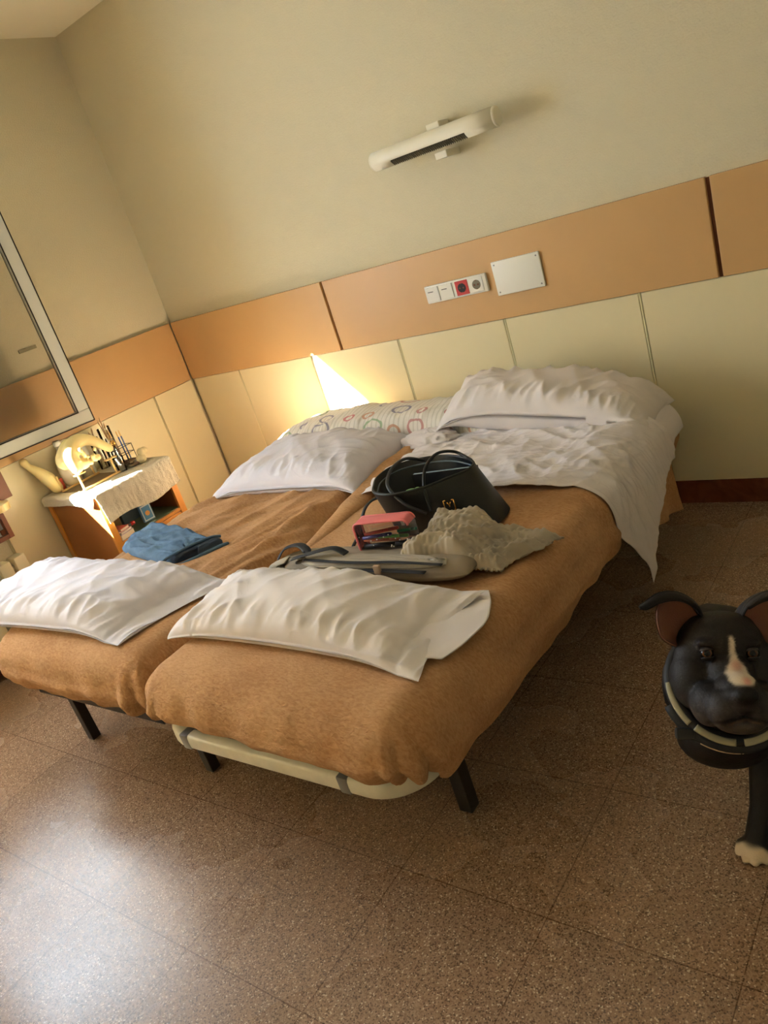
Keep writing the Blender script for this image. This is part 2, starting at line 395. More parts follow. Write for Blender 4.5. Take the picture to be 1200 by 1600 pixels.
# ------------------------------------------------------------------ the room
RX, RY, RZ = 4.9, -4.7, 2.7953       # right wall, front wall, ceiling
BB, BT = 0.9054, 1.2546              # ochre band bottom / top
WX = -0.028                          # plaster face of left wall ; back wall plaster at y=+0.028
struct(MB().bx(-0.4, RX+0.2, RY-0.2, 0.3, -0.2, 0).build('floor', M['floor']))
struct(MB().bx(-0.4, RX+0.2, RY-0.2, 0.3, RZ, RZ+0.2).build('ceiling', M['ceiling']))
struct(MB().bx(-0.4, RX+0.2, 0.028, 0.3, 0, RZ).build('wall_back', M['plaster']))
struct(MB().bx(RX, RX+0.2, RY-0.2, 0.028, 0, RZ).build('wall_right', M['plaster']))
struct(MB().bx(-0.4, RX, RY-0.2, RY, 0, RZ).build('wall_front', M['plaster']))
# left wall with the window opening and a second one added for fill light
W1 = (-2.49, -1.565, 0.74, 2.42); W2 = (-4.45, -3.35, 0.74, 2.42)
w = MB()
T0 = -0.30
w.bx(T0, WX, W1[1], 0.028, 0, RZ); w.bx(T0, WX, W2[1], W1[0], 0, RZ); w.bx(T0, WX, RY, W2[0], 0, RZ)
for a in (W1, W2): w.bx(T0, WX, a[0], a[1], 0, a[2]); w.bx(T0, WX, a[0], a[1], a[3], RZ)
struct(w.build('wall_left', M['plaster']))

# wall cladding on the back wall: ochre band boards and cream panels
def board(x0, x1, z0, z1, m, depth=0.026, parent=None, name='panel'):
    return MB().box(((x0+x1)/2, 0.0275-depth/2, (z0+z1)/2), (x1-x0, depth, z1-z0), 0.003).build(name, m, parent)
bs = struct(MB().bx(0.0, RX-0.01, 0.016, 0.0275, BB, BT-0.004).build('trim_1', M['gap']), 'brown backing behind the ochre boards of the back wall')
xs = [0.004, 1.2204, 3.0498, RX-0.02]
for a, b in zip(xs[:-1], xs[1:]):
    board(a+(0.008 if a > 0.1 else 0), b-(0.008), BB+0.001, BT, M['band'], 0.0275, bs, 'ochre_board')
ps = struct(MB().bx(0.0, RX-0.01, 0.020, 0.0275, 0.1, BB-0.004).build('trim_2', M['seam']), 'cream backing behind the cream panels of the back wall')
pxs = [0.004, 0.4179, 0.995, 1.5716, 2.1548, 2.7477, 3.34, 3.93, 4.52, RX-0.02]
for a, b in zip(pxs[:-1], pxs[1:]):
    board(a+0.006, b-0.006, 0.102, BB-0.001, M['panel'], 0.021, ps, 'cream_panel')
for x in pxs[1:-1]:
    MB().tube([(x-0.001, 0.012, 0.102), (x-0.001, 0.012, BB-0.002)], 0.0045, 8).build('panel_bead', M['seam'], ps, smooth=True)
struct(MB().bx(0.0, RX, 0.004, 0.028, 0, 0.10, 0.002).build('baseboard_back', M['marble']))
# left wall cladding
def boardl(y0, y1, z0, z1, m, depth, parent, name):
    return MB().box((WX+0.0005+depth/2, (y0+y1)/2, (z0+z1)/2), (depth, y1-y0, z1-z0), 0.003).build(name, m, parent)
bl = struct(MB().bx(WX, WX+0.012, -1.30, 0.0, BB, BT-0.004).build('trim_3', M['gap']), 'brown backing behind the ochre board of the left wall')
boardl(-1.298, -0.004, BB+0.001, BT, M['band'], 0.0275, bl, 'ochre_board')
pl = struct(MB().bx(WX, WX+0.008, -1.42, 0.0, 0.1, BB-0.004).build('trim_4', M['seam']), 'cream backing behind the cream panels of the left wall')
lys = [-0.004, -0.30, -0.885, -1.42]
for a, b in zip(lys[:-1], lys[1:]): boardl(b+0.006, a-(0.006 if a < -0.1 else 0), 0.102, BB-0.001, M['panel'], 0.021, pl, 'cream_panel')
for y in lys[1:-1]: MB().tube([(-0.012, y, 0.102), (-0.012, y, BB-0.002)], 0.0045, 8).build('panel_bead', M['seam'], pl, smooth=True)
struct(MB().bx(WX, -0.004, RY, 0.0, 0, 0.10, 0.002).build('baseboard_left', M['marble']))
# small grey strip on the plaster behind the open sash
tag(MB().bx(WX+0.0005, WX+0.008, -0.93, -0.83, 1.374, 1.392, 0.001).build('wall_strip', mat('grey_strip', rgb(150, 142, 112), 0.5)), 'short grey strip on the plaster, seen through the glass of the open window sash', 'strip')

# ------------------------------------------------------------------ windows
def window(n, y0, y1, z0, z1, zt, frost=True, mull=True):
    f = MB(); x0, x1 = -0.16, -0.09
    f.bx(x0, x1, y0, y1, z0, z0+0.045, 0.003); f.bx(x0, x1, y0, y1, z1-0.05, z1, 0.003)
    f.bx(x0, x1, y0, y0+0.05, z0+0.045, z1-0.05, 0.003); f.bx(x0, x1, y1-0.03, y1, z0+0.045, z1-0.05, 0.003)
    f.bx(x0, x1, y0+0.05, y1-0.03, zt, zt+0.10, 0.003)
    o = struct(f.build('window_%d' % n, M['brownframe']), 'brown aluminium window in the left wall')
    g = MB().bx(-0.128, -0.122, y0+0.05, y1-0.03, z0+0.045, zt)
    g.build('lower_pane', M['frosted'], o)  # frosting added to scatter low sun and brighten the floor reflection
    return o
win1 = window(1, W1[0], W1[1], W1[2], W1[3], 1.0)
win_fill = window(2, W2[0], W2[1], W2[2], W2[3], 1.0)  # unseen second window, added for fill light on the foot ends
# brown casing boards on the room side of window 1
cs = MB(); cs.bx(WX+0.0005, 0.002, -1.565, -1.302, 0.762, 2.5, 0.002)
cs.bx(WX+0.0005, 0.002, -2.6, -1.565, 2.42, 2.5, 0.002); cs.bx(WX+0.0005, 0.002, -2.6, -2.49, 0.762, 2.42, 0.002)
struct(cs.build('trim_5', M['brownframe']), 'reddish brown casing around the left window')
# cream window board with a rounded corner
vs = []; prof = []
R_ = 0.07
pts = [(WX+0.001, -2.62)] + [(0.15-R_ + R_*math.sin(a), -2.62+R_ - R_*math.cos(a)) for a in np.linspace(0, PI/2, 8)] + \
      [(0.15-R_ + R_*math.cos(a), -1.375-R_ + R_*math.sin(a)) for a in np.linspace(0, PI/2, 8)] + [(WX+0.001, -1.375)]
mb = MB(); n = len(pts)
mb.add([(x, y, 0.740) for x, y in pts] + [(x, y, 0.772) for x, y in pts],
       [tuple(reversed(range(n))), tuple(range(n, 2*n))] + [(i, (i+1) % n, n+(i+1) % n, n+i) for i in range(n)])
struct(mb.build('trim_6', M['sill']), 'cream window board with a rounded corner under the left window')
# brown framed pale panel under the board, above the radiator
fr = thing('wall_panel', 'brown framed pale panel on the wall between window board and radiator', 'panel', (0.0, -1.7, 0.585))
q = MB(); e = 0.024
def fbar(q, y0, y1, z0, z1): q.bx(-0.024, 0.022, y0+1.7, y1+1.7, z0-0.585, z1-0.585, 0.002)
fbar(q, -1.415, -1.392, 0.585, 0.712); fbar(q, -2.3, -2.277, 0.585, 0.712); fbar(q, -2.277, -1.415, 0.585, 0.607); fbar(q, -2.277, -1.415, 0.690, 0.712)
q.build('frame', M['brownframe'], fr)
MB().bx(-0.022, -0.008, -0.577, 0.285, 0.022, 0.105).build('pale_panel', M['frost'], fr)
MB().bx(-0.008, 0.004, 0.262, 0.284, 0.024, 0.05, 0.002).build('corner_block', M['gap'], fr)  # small brown block in the panel's lower corner

# open sash, hinged on the window frame and swung back towards the left wall
A = Vector((0.045, -1.50, 0)); B = Vector((0.200, -0.842, 0)); d = (B-A); Ls = d.length; ang = math.atan2(d.y, d.x)
sash = thing('window_sash', 'open white aluminium window sash with clear glass, swung back against the left wall', 'window', (A.x, A.y, 0.965), rotz=ang)
q = MB(); H = 1.10; fw = 0.062
q.bx(0, Ls, -0.022, 0.022, 0, fw, 0.004); q.bx(0, Ls, -0.022, 0.022, H-fw, H, 0.004)
q.bx(0, fw, -0.022, 0.022, fw, H-fw, 0.004); q.bx(Ls-fw, Ls, -0.022, 0.022, fw, H-fw, 0.004)
q.build('frame', M['alu'], sash)
q = MB(); t = 0.005
for s_ in (-0.0225,):
    for yy in (-0.0235, 0.0205):
        q.bx(fw-t, Ls-fw+t, yy, yy+0.003, fw-t, fw+0.001); q.bx(fw-t, Ls-fw+t, yy, yy+0.003, H-fw-0.001, H-fw+t)
        q.bx(Ls-fw-0.001, Ls-fw+t, yy, yy+0.003, fw, H-fw); q.bx(fw-t, fw+0.001, yy, yy+0.003, fw, H-fw)
q.bx(Ls-0.0005, Ls+0.004, -0.024, 0.024, -0.004, H); q.bx(0, Ls, -0.024, 0.024, -0.005, 0.0)
q.build('gasket', M['gasket'], sash)
MB().bx(fw, Ls-fw, -0.003, 0.003, fw, H-fw).build('pane', M['glass'], sash)

# curtain added out of view to keep the second window's sun off the beds
Y = np.linspace(-4.65, -2.85, 200); Z = np.linspace(0.02, 2.5, 12)
P = np.zeros((200, 12, 3)); P[..., 0] = (0.10 + 0.03*np.sin(Y*38))[:, None]; P[..., 1] = Y[:, None]; P[..., 2] = Z[None, :]
tag(grid('curtain', P, M['curtain'], None, 0.002), 'sheer white curtain added out of view to diffuse sun at the second window', 'curtain')

# ------------------------------------------------------------------ radiator
rad = thing('radiator', 'cream panel radiator with vertical columns under the window board', 'radiator', (0.06, -1.42, 0.0))
for k in range(9):
    y = -0.035 - k*0.08
    MB().box((0.0, y, 0.29), (0.085, 0.062, 0.44), 0.012).build('column', M['radiator'], rad, auto=40)
q = MB().tube([(0, -0.02, 0.12), (0, -0.72, 0.12)], 0.016, 12); q.tube([(0, -0.02, 0.46), (0, -0.72, 0.46)], 0.016, 12)
q.build('header_pipe', M['radiator'], rad, smooth=True)
MB().box((0, -0.035, 0.05), (0.03, 0.02, 0.1), 0.002).build('foot', M['radiator'], rad)
MB().box((0, -0.68, 0.05), (0.03, 0.02, 0.1), 0.002).build('foot', M['radiator'], rad)

# ------------------------------------------------------------------ wall lamp
lp = thing('wall_lamp', 'white tubular reading lamp with a louvred underside on the back wall', 'lamp', (2.085, -0.085, 1.668))
q = MB()
rl = 0.036; n = 28; L0, L1 = -0.29, 0.29
# tube with a slot on the lower front side
slot = lambda a: (math.radians(205) < a < math.radians(262))
def ring(x, r):
    return [(x, r*math.cos(2*PI*k/n), r*math.sin(2*PI*k/n)) for k in range(n)]
xsq = [L0, L0+0.095, L1-0.125, L1]
vs = []
for x in xsq: vs += ring(x, rl)
fs = []
for i in range(3):
    for k in range(n):
        am = (2*PI*(k+0.5)/n)
        if i == 1 and math.radians(212) < am < math.radians(280): continue
        fs.append((i*n+k, (i+1)*n+k, (i+1)*n+(k+1) % n, i*n+(k+1) % n))
q.add(vs, fs)
q.build('lamp_tube', M['lamp'], lp, auto=60).modifiers.new('t', 'SOLIDIFY').thickness = 0.002
for x, s_ in ((L0, -1), (L1, 1)):
    MB().lathe([(0.001, 0), (rl+0.001, 0), (rl+0.001, 0.006), (rl-0.003, 0.010), (0.001, 0.011)], (0, 0, 0), 28, Matrix.Rotation(s_*PI/2, 3, 'Y')).build('end_cap', M['lamp'], lp, auto=40).location = (x, 0, 0)
q = MB(); xx = L0+0.097
q.tube([(L0+0.09, 0, 0), (L1-0.12, 0, 0)], 0.024, 16)
while xx < L1-0.13:
    q.box((xx, -0.012, -0.020), (0.0022, 0.03, 0.026), 0, Matrix.Rotation(-0.6, 3, 'X')); xx += 0.009
q.build('louvre', M['louvre'], lp)
q = MB(); q.bx(-0.03, 0.03, 0.03, 0.11, -0.03, 0.062, 0.003); q.build('mounting_block', M['lamp'], lp)
q = MB(); q.bx(-0.005, 0.05, 0.0, 0.11, -0.075, -0.048, 0.003); q.build('hinge_block', M['lamp'], lp)

# ------------------------------------------------------------------ switch plate and blank plate
sw = thing('socket_strip', 'white four-gang strip with two switches and red and white sockets on the ochre band', 'socket', (1.97, -0.0005, 1.077), )
MB().box((0, -0.008, 0), (0.318, 0.016, 0.078), 0.006).build('base_plate', M['white_pl'], sw, auto=30)
for k in range(2):
    x = -0.118 + k*0.073
    MB().box((x, -0.018, 0), (0.066, 0.006, 0.064), 0.002, Matrix.Rotation(0.04, 3, 'X')).build('rocker', M['white_pl'], sw)
    MB().box((x-0.008, -0.0222, 0.012), (0.028, 0.001, 0.003)).build('marking', M['dark'], sw)
for k, (mm, col) in enumerate((('red_pl', 'red'), ('white_pl', 'white'))):
    x = 0.035 + k*0.074
    s_ = MB().box((x, -0.0165, 0), (0.064, 0.004, 0.062), 0.002).build('socket_plate', M[mm], sw)
    s_['label'] = col + ' socket insert'
    MB().lathe([(0.0, 0), (0.020, 0), (0.020, 0.0012), (0.0, 0.0012)], (x, -0.0186, 0), 24, Matrix.Rotation(PI/2, 3, 'X')).build('socket_well', M['dark'] if k == 0 else mat('grey_well', rgb(120, 112, 92), .6), s_)
    c = MB().lathe([(0.0, 0), (0.004, 0), (0.004, 0.0012), (0.0, 0.0012)], (x-0.009, -0.0199, 0), 10, Matrix.Rotation(PI/2, 3, 'X'))
    c.lathe([(0.0, 0), (0.004, 0), (0.004, 0.0012), (0.0, 0.0012)], (x+0.009, -0.0199, 0), 10, Matrix.Rotation(PI/2, 3, 'X'))
    c.box((x, -0.0199, 0.018), (0.006, 0.0015, 0.003)); c.box((x, -0.0199, -0.018), (0.006, 0.0015, 0.003)); c.build('contacts', M['gap'], s_)
bp_ = thing('blank_plate', 'white blank rectangular cover plate with four corner screws on the ochre band', 'cover plate', (2.275, -0.0005, 1.079))
MB().box((0, -0.006, 0), (0.221, 0.012, 0.142), 0.004).build('plate', M['white_pl'], bp_, auto=30)
for sx in (-1, 1):
    for sz in (-1, 1):
        MB().lathe([(0.0, 0), (0.0035, 0), (0.003, 0.0015), (0.0, 0.0015)], (sx*0.097, -0.012, sz*0.057), 10, Matrix.Rotation(PI/2, 3, 'X')).build('screw', M['grey_metal'], bp_)

# ------------------------------------------------------------------ beds
MT = 0.50     # mattress top
def bed(label, x0, x1, y0, y1, white):
    b = thing('bed', label, 'bed', ((x0+x1)/2, (y0+y1)/2, 0))
    ox, oy = (x0+x1)/2, (y0+y1)/2
    X0, X1, Y0, Y1 = x0-ox, x1-ox, y0-oy, y1-oy
    # mattress: rounded box
    MB().box((0, 0.01, 0.425), (x1-x0-0.03, y1-y0-0.06, 0.14), 0.045, seg=5).build('mattress', M['mattress'], b, smooth=True)
    q = MB(); zf = 0.27
    q.bx(X0+0.06, X1-0.06, Y0+0.24, Y0+0.28, zf-0.03, zf+0.015, 0.003); q.bx(X0+0.06, X1-0.06, Y1-0.09, Y1-0.05, zf-0.03, zf+0.015, 0.003)
    q.bx(X0+0.06, X0+0.10, Y0+0.28, Y1-0.09, zf-0.03, zf+0.015, 0.003); q.bx(X1-0.10, X1-0.06, Y0+0.28, Y1-0.09, zf-0.03, zf+0.015, 0.003)
    q.build('frame', M['black_metal'], b)
    for k in range(13):
        yy = Y0+0.16 + k*(Y1-Y0-0.32)/12
        MB().bx(X0+0.08, X1-0.08, yy-0.03, yy+0.03, zf+0.018, zf+0.032, 0.003).build('slat', M['slat'], b)
    return b, (X0, X1, Y0, Y1)
bedL, eL = bed('left bed under a brown fleece blanket, nearer the window, standing on black legs', 0.95, 1.87, -2.03, -0.08, False)
bedR, eR = bed('right bed under a brown blanket, with a white tube frame showing at its foot', 1.92, 2.86, -2.08, -0.08, True)
def leg(b, x, y, h=0.26, w_=0.036):
    # world coordinates x,y
    lx, ly = x-b.location.x, y-b.location.y
    l = MB().bx(lx-w_/2, lx+w_/2, ly-w_/2, ly+w_/2, 0.004, h, 0.003).build('leg', M['black_metal'], b)
    return l
for x, y in ((1.09, -1.93), (1.81, -1.55), (1.05, -0.3), (1.78, -0.3)): leg(bedL, x, y, 0.25)
for x, y in ((2.72, -1.80), (1.80+.16, -1.55), (2.02, -0.3), (2.70, -0.32)): leg(bedR, x, y, 0.25, 0.040)
l_ = MB().bx(1.765-bedR.location.x, 1.80-bedR.location.x, -1.93-bedR.location.y, -1.895-bedR.location.y, 0.004, 0.25, 0.003).build('leg', M['black_metal'], bedR)
# foot end rail of the left bed
q = MB(); q.bx(-0.44, 0.345, 0, 0.03, 0.238, 0.272, 0.003); o = q.build('foot_rail', M['black_metal'], bedL); o.location = (0, -1.985+1.055, 0)
# white foot tube: flattened tube bent in a U around the foot
def upath(x0, x1, yf, yb, r):
    pts = [(x0, yb, 0)]
    pts += [(x0 + r - r*math.cos(a), yf + r - r*math.sin(a), 0) for a in np.linspace(0, PI/2, 9)]
    pts += [(x1 - r + r*math.sin(a), yf + r - r*math.cos(a), 0) for a in np.linspace(0, PI/2, 12)]
    pts += [(x1, yb, 0)]
    return pts
bx_, by_ = bedR.location.x, bedR.location.y
up = MB()
pth = upath(1.865-bx_, 2.785-bx_, -2.048-by_, -1.72-by_, 0.12)
P_ = [Vector((x, y, 0.288)) for x, y, z in pth]; ns_ = 16; vs_ = []
for i, p in enumerate(P_):
    t_ = (P_[min(i+1, len(P_)-1)]-P_[max(i-1, 0)]).normalized(); sd_ = Vector((t_.y, -t_.x, 0))
    for k in range(ns_):
        w_ = 2*PI*k/ns_; cx, cz = math.cos(w_), math.sin(w_); e_ = 0.45
        vs_.append(p + sd_*(0.019*math.copysign(abs(cx)**e_, cx)) + Vector((0, 0, 0.024*math.copysign(abs(cz)**e_, cz))))
up.add(vs_, [(i*ns_+k, i*ns_+(k+1) % ns_, (i+1)*ns_+(k+1) % ns_, (i+1)*ns_+k) for i in range(len(P_)-1) for k in range(ns_)])
o = up.build('foot_tube', M['white_metal'], bedR, auto=45)
o['label'] = 'chipped white painted tube'
for xx in (1.99, 2.60):
    MB().box((xx-bx_, -2.048-by_, 0.288), (0.035, 0.041, 0.0505), 0.006).build('tube_band', M['grey_metal'], bedR, auto=40)
MB().box((2.775-bx_, -1.80-by_, 0.262), (0.012, 0.06, 0.06), 0.003).build('bracket', M['grey_metal'], bedR)
MB().box((2.745-bx_, -1.825-by_, 0.268), (0.05, 0.012, 0.05), 0.003).build('bracket', M['grey_metal'], bedR)
MB().tube([(2.03-bx_, -1.6-by_, 0.26), (2.10-bx_, -1.95-by_, 0.255)], 0.012, 8).build('brace', M['black_metal'], bedR, smooth=True)

# ---- blankets
def boxmap(a, b, rect, top, r, drop, tuck):
    """cloth coordinates -> rounded box surface; returns P, normal-ish outward, dist"""
    x0, x1, y0, y1 = rect
    ca = np.clip(a, x0+r, x1-r); cb = np.clip(b, y0+r, y1-r)
    da = a-ca; db = b-cb; m = np.maximum(np.abs(da), np.abs(db)); nn = np.sqrt(da*da+db*db)+1e-9
    dx, dy = da/nn, db/nn
    th = np.clip(m/r, 0, PI/2); out = r*np.sin(th); down = r*(1-np.cos(th))
    rest = np.maximum(m-r*PI/2, 0)
    v1 = np.minimum(rest, drop); down = down + v1
    rest2 = np.maximum(rest-drop, 0); th2 = np.clip(rest2/tuck, 0, PI/2)
    out = out + 0.012*np.sin(np.clip(v1/drop, 0, 1)*PI) - tuck*(1-np.cos(th2)); down = down + tuck*np.sin(th2)
    P = np.stack([ca+dx*out, cb+dy*out, top-down], -1)
    nz = np.cos(th); nh = np.sin(th)
    N = np.stack([dx*nh, dy*nh, nz], -1)
    return P, N, m
def blanket(name, label, rect, top, r, drop, wr, seed, res=0.011, name_drop=None):
    x0, x1, y0, y1 = rect; e = r*(PI/2-1) + drop + 0.055
    na = int((x1-x0+2*e)/res); nb = int((y1-y0+e+0.06)/res)
    a = np.linspace(x0-e, x1+e, na)[:, None]*np.ones((1, nb)); b = np.linspace(y0-e, y1, nb)[None, :]*np.ones((na, 1))
    if name_drop is not None: drop = name_drop(a, b)
    P, N, m = boxmap(a, b, rect, top, r, drop, 0.03)
    P = P + N * wr(a, b, P, m, seed)[..., None]
    return tag(grid(name, P, M['blanket'], None, 0.008), label, 'blanket')
def folds_side(a, b, P, m, rect, r, seed, amp=0.012):
    # vertical folds growing towards the hem, strongest at the foot corners
    s = np.where(np.abs(b-rect[2]) < np.abs(a-rect[1]), a, b)
    g = sstep(r*0.6, r*1.57+0.12, m)
    w1 = n2(a*7.0, b*7.0, seed)*1.1 + 0.5*n2(a*14, b*14, seed+2)
    return amp*g*w1*1.6
def wrR(a, b, P, m, seed):
    rect = RR
    t = 0.006*fbm2(a*4, b*4, seed) + folds_side(a, b, P, m, rect, 0.10, seed)
    # corner folds at the near right foot corner
    for cx, cy, sgn in ((rect[1]-0.10, rect[2]+0.10, 1), (rect[0]+0.10, rect[2]+0.10, -1)):
        ang = np.arctan2(-(b-cy), (a-cx)*sgn); rr = np.sqrt((a-cx)**2+(b-cy)**2)
        k = sstep(0.06, 0.22, rr)*sstep(-0.15, 0.2, ang)*sstep(PI/2+0.35, PI/2-0.05, ang)
        t = t + k*0.010*np.sin(ang*11+2.2*n2(rr*6, ang*2, 5))*np.clip(rr*6, 0, 1.6)
    # hem gathers over the white tube
    f = sstep(0.03, 0.18, m)*sstep(rect[2]+0.1, rect[2]-0.02, b)
    t = t + f*0.010*(ridge(a*6.5, b*1.2, 21, 5)+0.2)
    # ruffles near the sheet
    k2 = sstep(-1.22, -1.05, b)*sstep(-0.85, -1.0, b)*sstep(2.2, 2.4, a)
    t = t + k2*0.018*(ridge(b*9+a*1.5, a*2, 9, 4)+0.3)
    # gentle side bulge
    sb = sstep(rect[1]-0.12, rect[1]-0.02, a)
    t = t + sb*0.02*np.sin((b+2.0)*2.6)
    return t
def wrL(a, b, P, m, seed):
    rect = RL
    t = 0.006*fbm2(a*4, b*4, seed) + folds_side(a, b, P, m, rect, 0.10, seed)
    k = sstep(-1.75, -1.45, b)*sstep(-0.75, -1.0, b)
    t = t + k*0.026*(crease(a, b, 1.35, 7, 1.3, 31)+0.3) + k*0.012*crease(a, b, 1.15, 15, 2.5, 32)
    k = sstep(-1.6, -1.2, b)*sstep(-0.3, -0.6, b)*sstep(1.5, 1.7, a)
    t = t + k*0.022*(crease(a, b, 1.2, 10, 2, 33)+0.3)
    f = sstep(0.03, 0.18, m)*sstep(rect[2]+0.1, rect[2]-0.02, b)
    t = t + f*0.012*(ridge(a*5+b, b*1.2, 22, 4)+0.2)
    cx, cy = rect[1]-0.10, rect[2]+0.10
    ang = np.arctan2(-(b-cy), (a-cx)); rr = np.sqrt((a-cx)**2+(b-cy)**2)
    t = t + sstep(0.06, 0.22, rr)*sstep(-0.1, 0.3, ang)*sstep(PI/2+0.5, PI/2, ang)*0.018*np.sin(ang*8+1)
    return t
RR = (1.895, 2.880, -2.100, -0.12); RL = (0.925, 1.885, -2.06, -0.12)
TOP = 0.525
blR = blanket('blanket', 'brown fleece blanket spread over the right bed, its foot end above the white tube', RR, TOP, 0.10, 0.075, wrR, 3, name_drop=lambda a, b: 0.075 - sstep(-1.99, -2.05, b)*(0.070-0.030*sstep(2.0, 2.6, a)))
blL = blanket('blanket', 'brown fleece blanket with long creases spread over the left bed', RL, TOP, 0.10, 0.055, wrL, 8)
# rolled blanket edge along the join of the two beds
def fold_roll(path, r, name, m, parent=None, seed=0):
    p = smooth_path(path, 14); rr = []
    for i, v in enumerate(p):
        t = i/(len(p)-1); rr.append(r*(0.35+0.75*math.sin(PI*min(1, t*0.9+0.08)))*(1+0.25*float(n2(np.array([t*9]), np.array([0.5]), seed)[0])))
    return MB().tube(p, rr, 16, up=(0, 0, 1), flat=0.5).build(name, m, parent, smooth=True)
fr1 = fold_roll([(1.97, -1.38, 0.512), (1.945, -1.15, 0.524), (1.925, -0.97, 0.530), (1.89, -0.75, 0.540), (1.885, -0.58, 0.550), (1.87, -0.44, 0.550)], 0.050, 'rolled_edge', M['blanket'], blL, 2)
fr1['label'] = 'rolled blanket edge along the join of the beds'
# hanging flap of blanket at the head end on the right
u = np.linspace(0, 1, 40)[:, None]*np.ones((1, 40)); v = np.linspace(0, 1, 40)[None, :]*np.ones((40, 1))
P = np.zeros((40, 40, 3)); P[..., 0] = 2.875 + 0.014*np.sin(u*7)*v + 0.03*v; P[..., 1] = -0.64 + 0.24*u + 0.01*np.sin(v*5)
P[..., 2] = 0.48 - v*(0.24 + 0.06*u)
o = grid('side_flap', P, M['blanket'], blR, 0.008); o['label'] = 'flap hanging low beside the head end'

# ------------------------------------------------------------------ pillows
def pillow(name, label, c, H, m, seed, parent=None, group=None, zb=None, res=(150, 84), wr=1.0, fillu=(-1, 1), bow=0.03, hprof=None, seamz=0.24, cat='pillow', lineu=7):
    """c: four corners c00 (u-,v-), c10 (u+,v-), c11 (u+,v+), c01 (u-,v+), each x,y,z of the lying plane"""
    c = [np.array(k, float) for k in c]
    nu, nv = res
    # denser towards edges
    uu = np.linspace(-1, 1, nu); vv = np.linspace(-1, 1, nv)
    uu = np.sign(uu)*(1-(1-np.abs(uu))**1.25); vv = np.sign(vv)*(1-(1-np.abs(vv))**1.3)
    u = uu[:, None]*np.ones((1, nv)); v = vv[None, :]*np.ones((nu, 1))
    a = (u+1)/2; b = (v+1)/2
    base = ((1-a)*(1-b))[..., None]*c[0] + (a*(1-b))[..., None]*c[1] + (a*b)[..., None]*c[2] + ((1-a)*b)[..., None]*c[3]
    eu = ((c[1]-c[0])+(c[2]-c[3]))/2; ev = ((c[3]-c[0])+(c[2]-c[1]))/2
    eun = eu/np.linalg.norm(eu); evn = ev/np.linalg.norm(ev); nrm = np.cross(eun, evn); nrm /= np.linalg.norm(nrm)
    # concave edges between the corners
    base = base - evn*(np.sign(v)*np.abs(v)**3*(1-u**2)*bow)[..., None] - eun*(np.sign(u)*np.abs(u)**3*(1-v**2)*bow)[..., None]
    uf = np.clip((u-fillu[0])/(fillu[1]-fillu[0])*2-1, -1, 1)
    pr = (np.clip(1-np.abs(uf)**2.6, 0, 1)*np.clip(1-np.abs(v)**2.4, 0, 1))**0.5
    if hprof is not None: pr = pr*hprof(u, v)
    flat = 0.012/H*((1-u**8)*(1-v**8))
    pr = np.maximum(pr, flat)
    Lu = np.linalg.norm(eu); Lv = np.linalg.norm(ev); X = u*Lu/2; Y = v*Lv/2
    ev_ = sstep(0.15, 0.75, np.abs(v))*(1-np.abs(v)**6); eu_ = sstep(0.3, 0.8, np.abs(uf))*(1-np.abs(u)**8)
    w = 0.012*ev_*crease(X, Y, PI/2, lineu*2.0, 2.5, seed) + 0.007*ev_*crease(X, Y, PI/2-0.35, lineu*3.6, 3, seed+5)
    w = w + 0.011*eu_*crease(X, Y, 0.15, 14, 3, seed+9)
    w = w + 0.008*crease(X, Y, 0.9, 9, 2.2, seed+13)*(1-v**6)*(1-u**6) + 0.006*crease(X, Y, -0.8, 8, 2, seed+15)*(1-v**6)*(1-u**6) + 0.012*fbm2(X*4, Y*4, seed+20, 2)*(1-v**4)*(1-u**4)
    w = w*wr
    edge = seamz*H*np.clip(1-np.abs(uf)**4, 0, 1)*(1-np.abs(v)**10*0)+0.004
    edge = np.minimum(edge, seamz*H) 
    top = base + nrm*(edge + (H-edge)*pr + w)[..., None]
    # outward roundness of the lower half
    lowpr = (np.clip(1-np.abs(uf)**4, 0, 1)*np.clip(1-np.abs(v)**4, 0, 1))**0.5
    bot = base + nrm*(edge*(1-np.clip(lowpr*1.3, 0, 1)) - 0.0)[..., None] - nrm*0.001
    o = grid(name, top, m, parent, 0, back=bot)
    if parent is None: tag(o, label, cat, group)
    return o
PB = TOP + 0.010
p2 = pillow('pillow', 'white pillow across the foot of the right bed, with an open pillowcase end', [(1.90, -1.93, PB), (2.83, -1.945, PB), (2.82, -1.60, PB+0.02), (1.86, -1.58, PB)], 0.105, M['cotton'], 1, fillu=(-1.02, 0.86), wr=1.1, hprof=lambda u, v: 1-0.45*sstep(0.1, 0.75, u))
nu_, nv_ = 30, 40
u = np.linspace(0, 1, nu_)[:, None]*np.ones((1, nv_)); v = np.linspace(0, 1, nv_)[None, :]*np.ones((nu_, 1))
P = np.stack([2.74 + u*(0.06+0.085*np.sin(v*PI*0.8+0.5)) , -1.88 + v*0.29 + 0.02*u, PB + 0.006 + 0.016*np.sin(v*PI)*(1-u*0.4) + 0.006*n2(u*3, v*5, 59)], -1)
grid('pillowcase_opening', P, M['cotton'], p2, 0.003)
p1 = pillow('pillow', 'white pillow across the foot of the left bed, cut by the left picture edge', [(0.66, -2.05, PB), (1.72, -1.99, PB), (1.86, -1.58, PB), (0.62, -1.58, PB)], 0.115, M['cotton_blue'], 2, fillu=(-1, 0.85), wr=1.1)
p3 = pillow('pillow', 'plump white pillow at the head of the left bed beside the black tote bag', [(1.02, -0.97, PB-0.005), (1.90, -0.96, PB), (1.86, -0.42, PB), (1.0, -0.40, PB)], 0.140, M['cotton_blue'], 3, wr=1.2, bow=0.04)
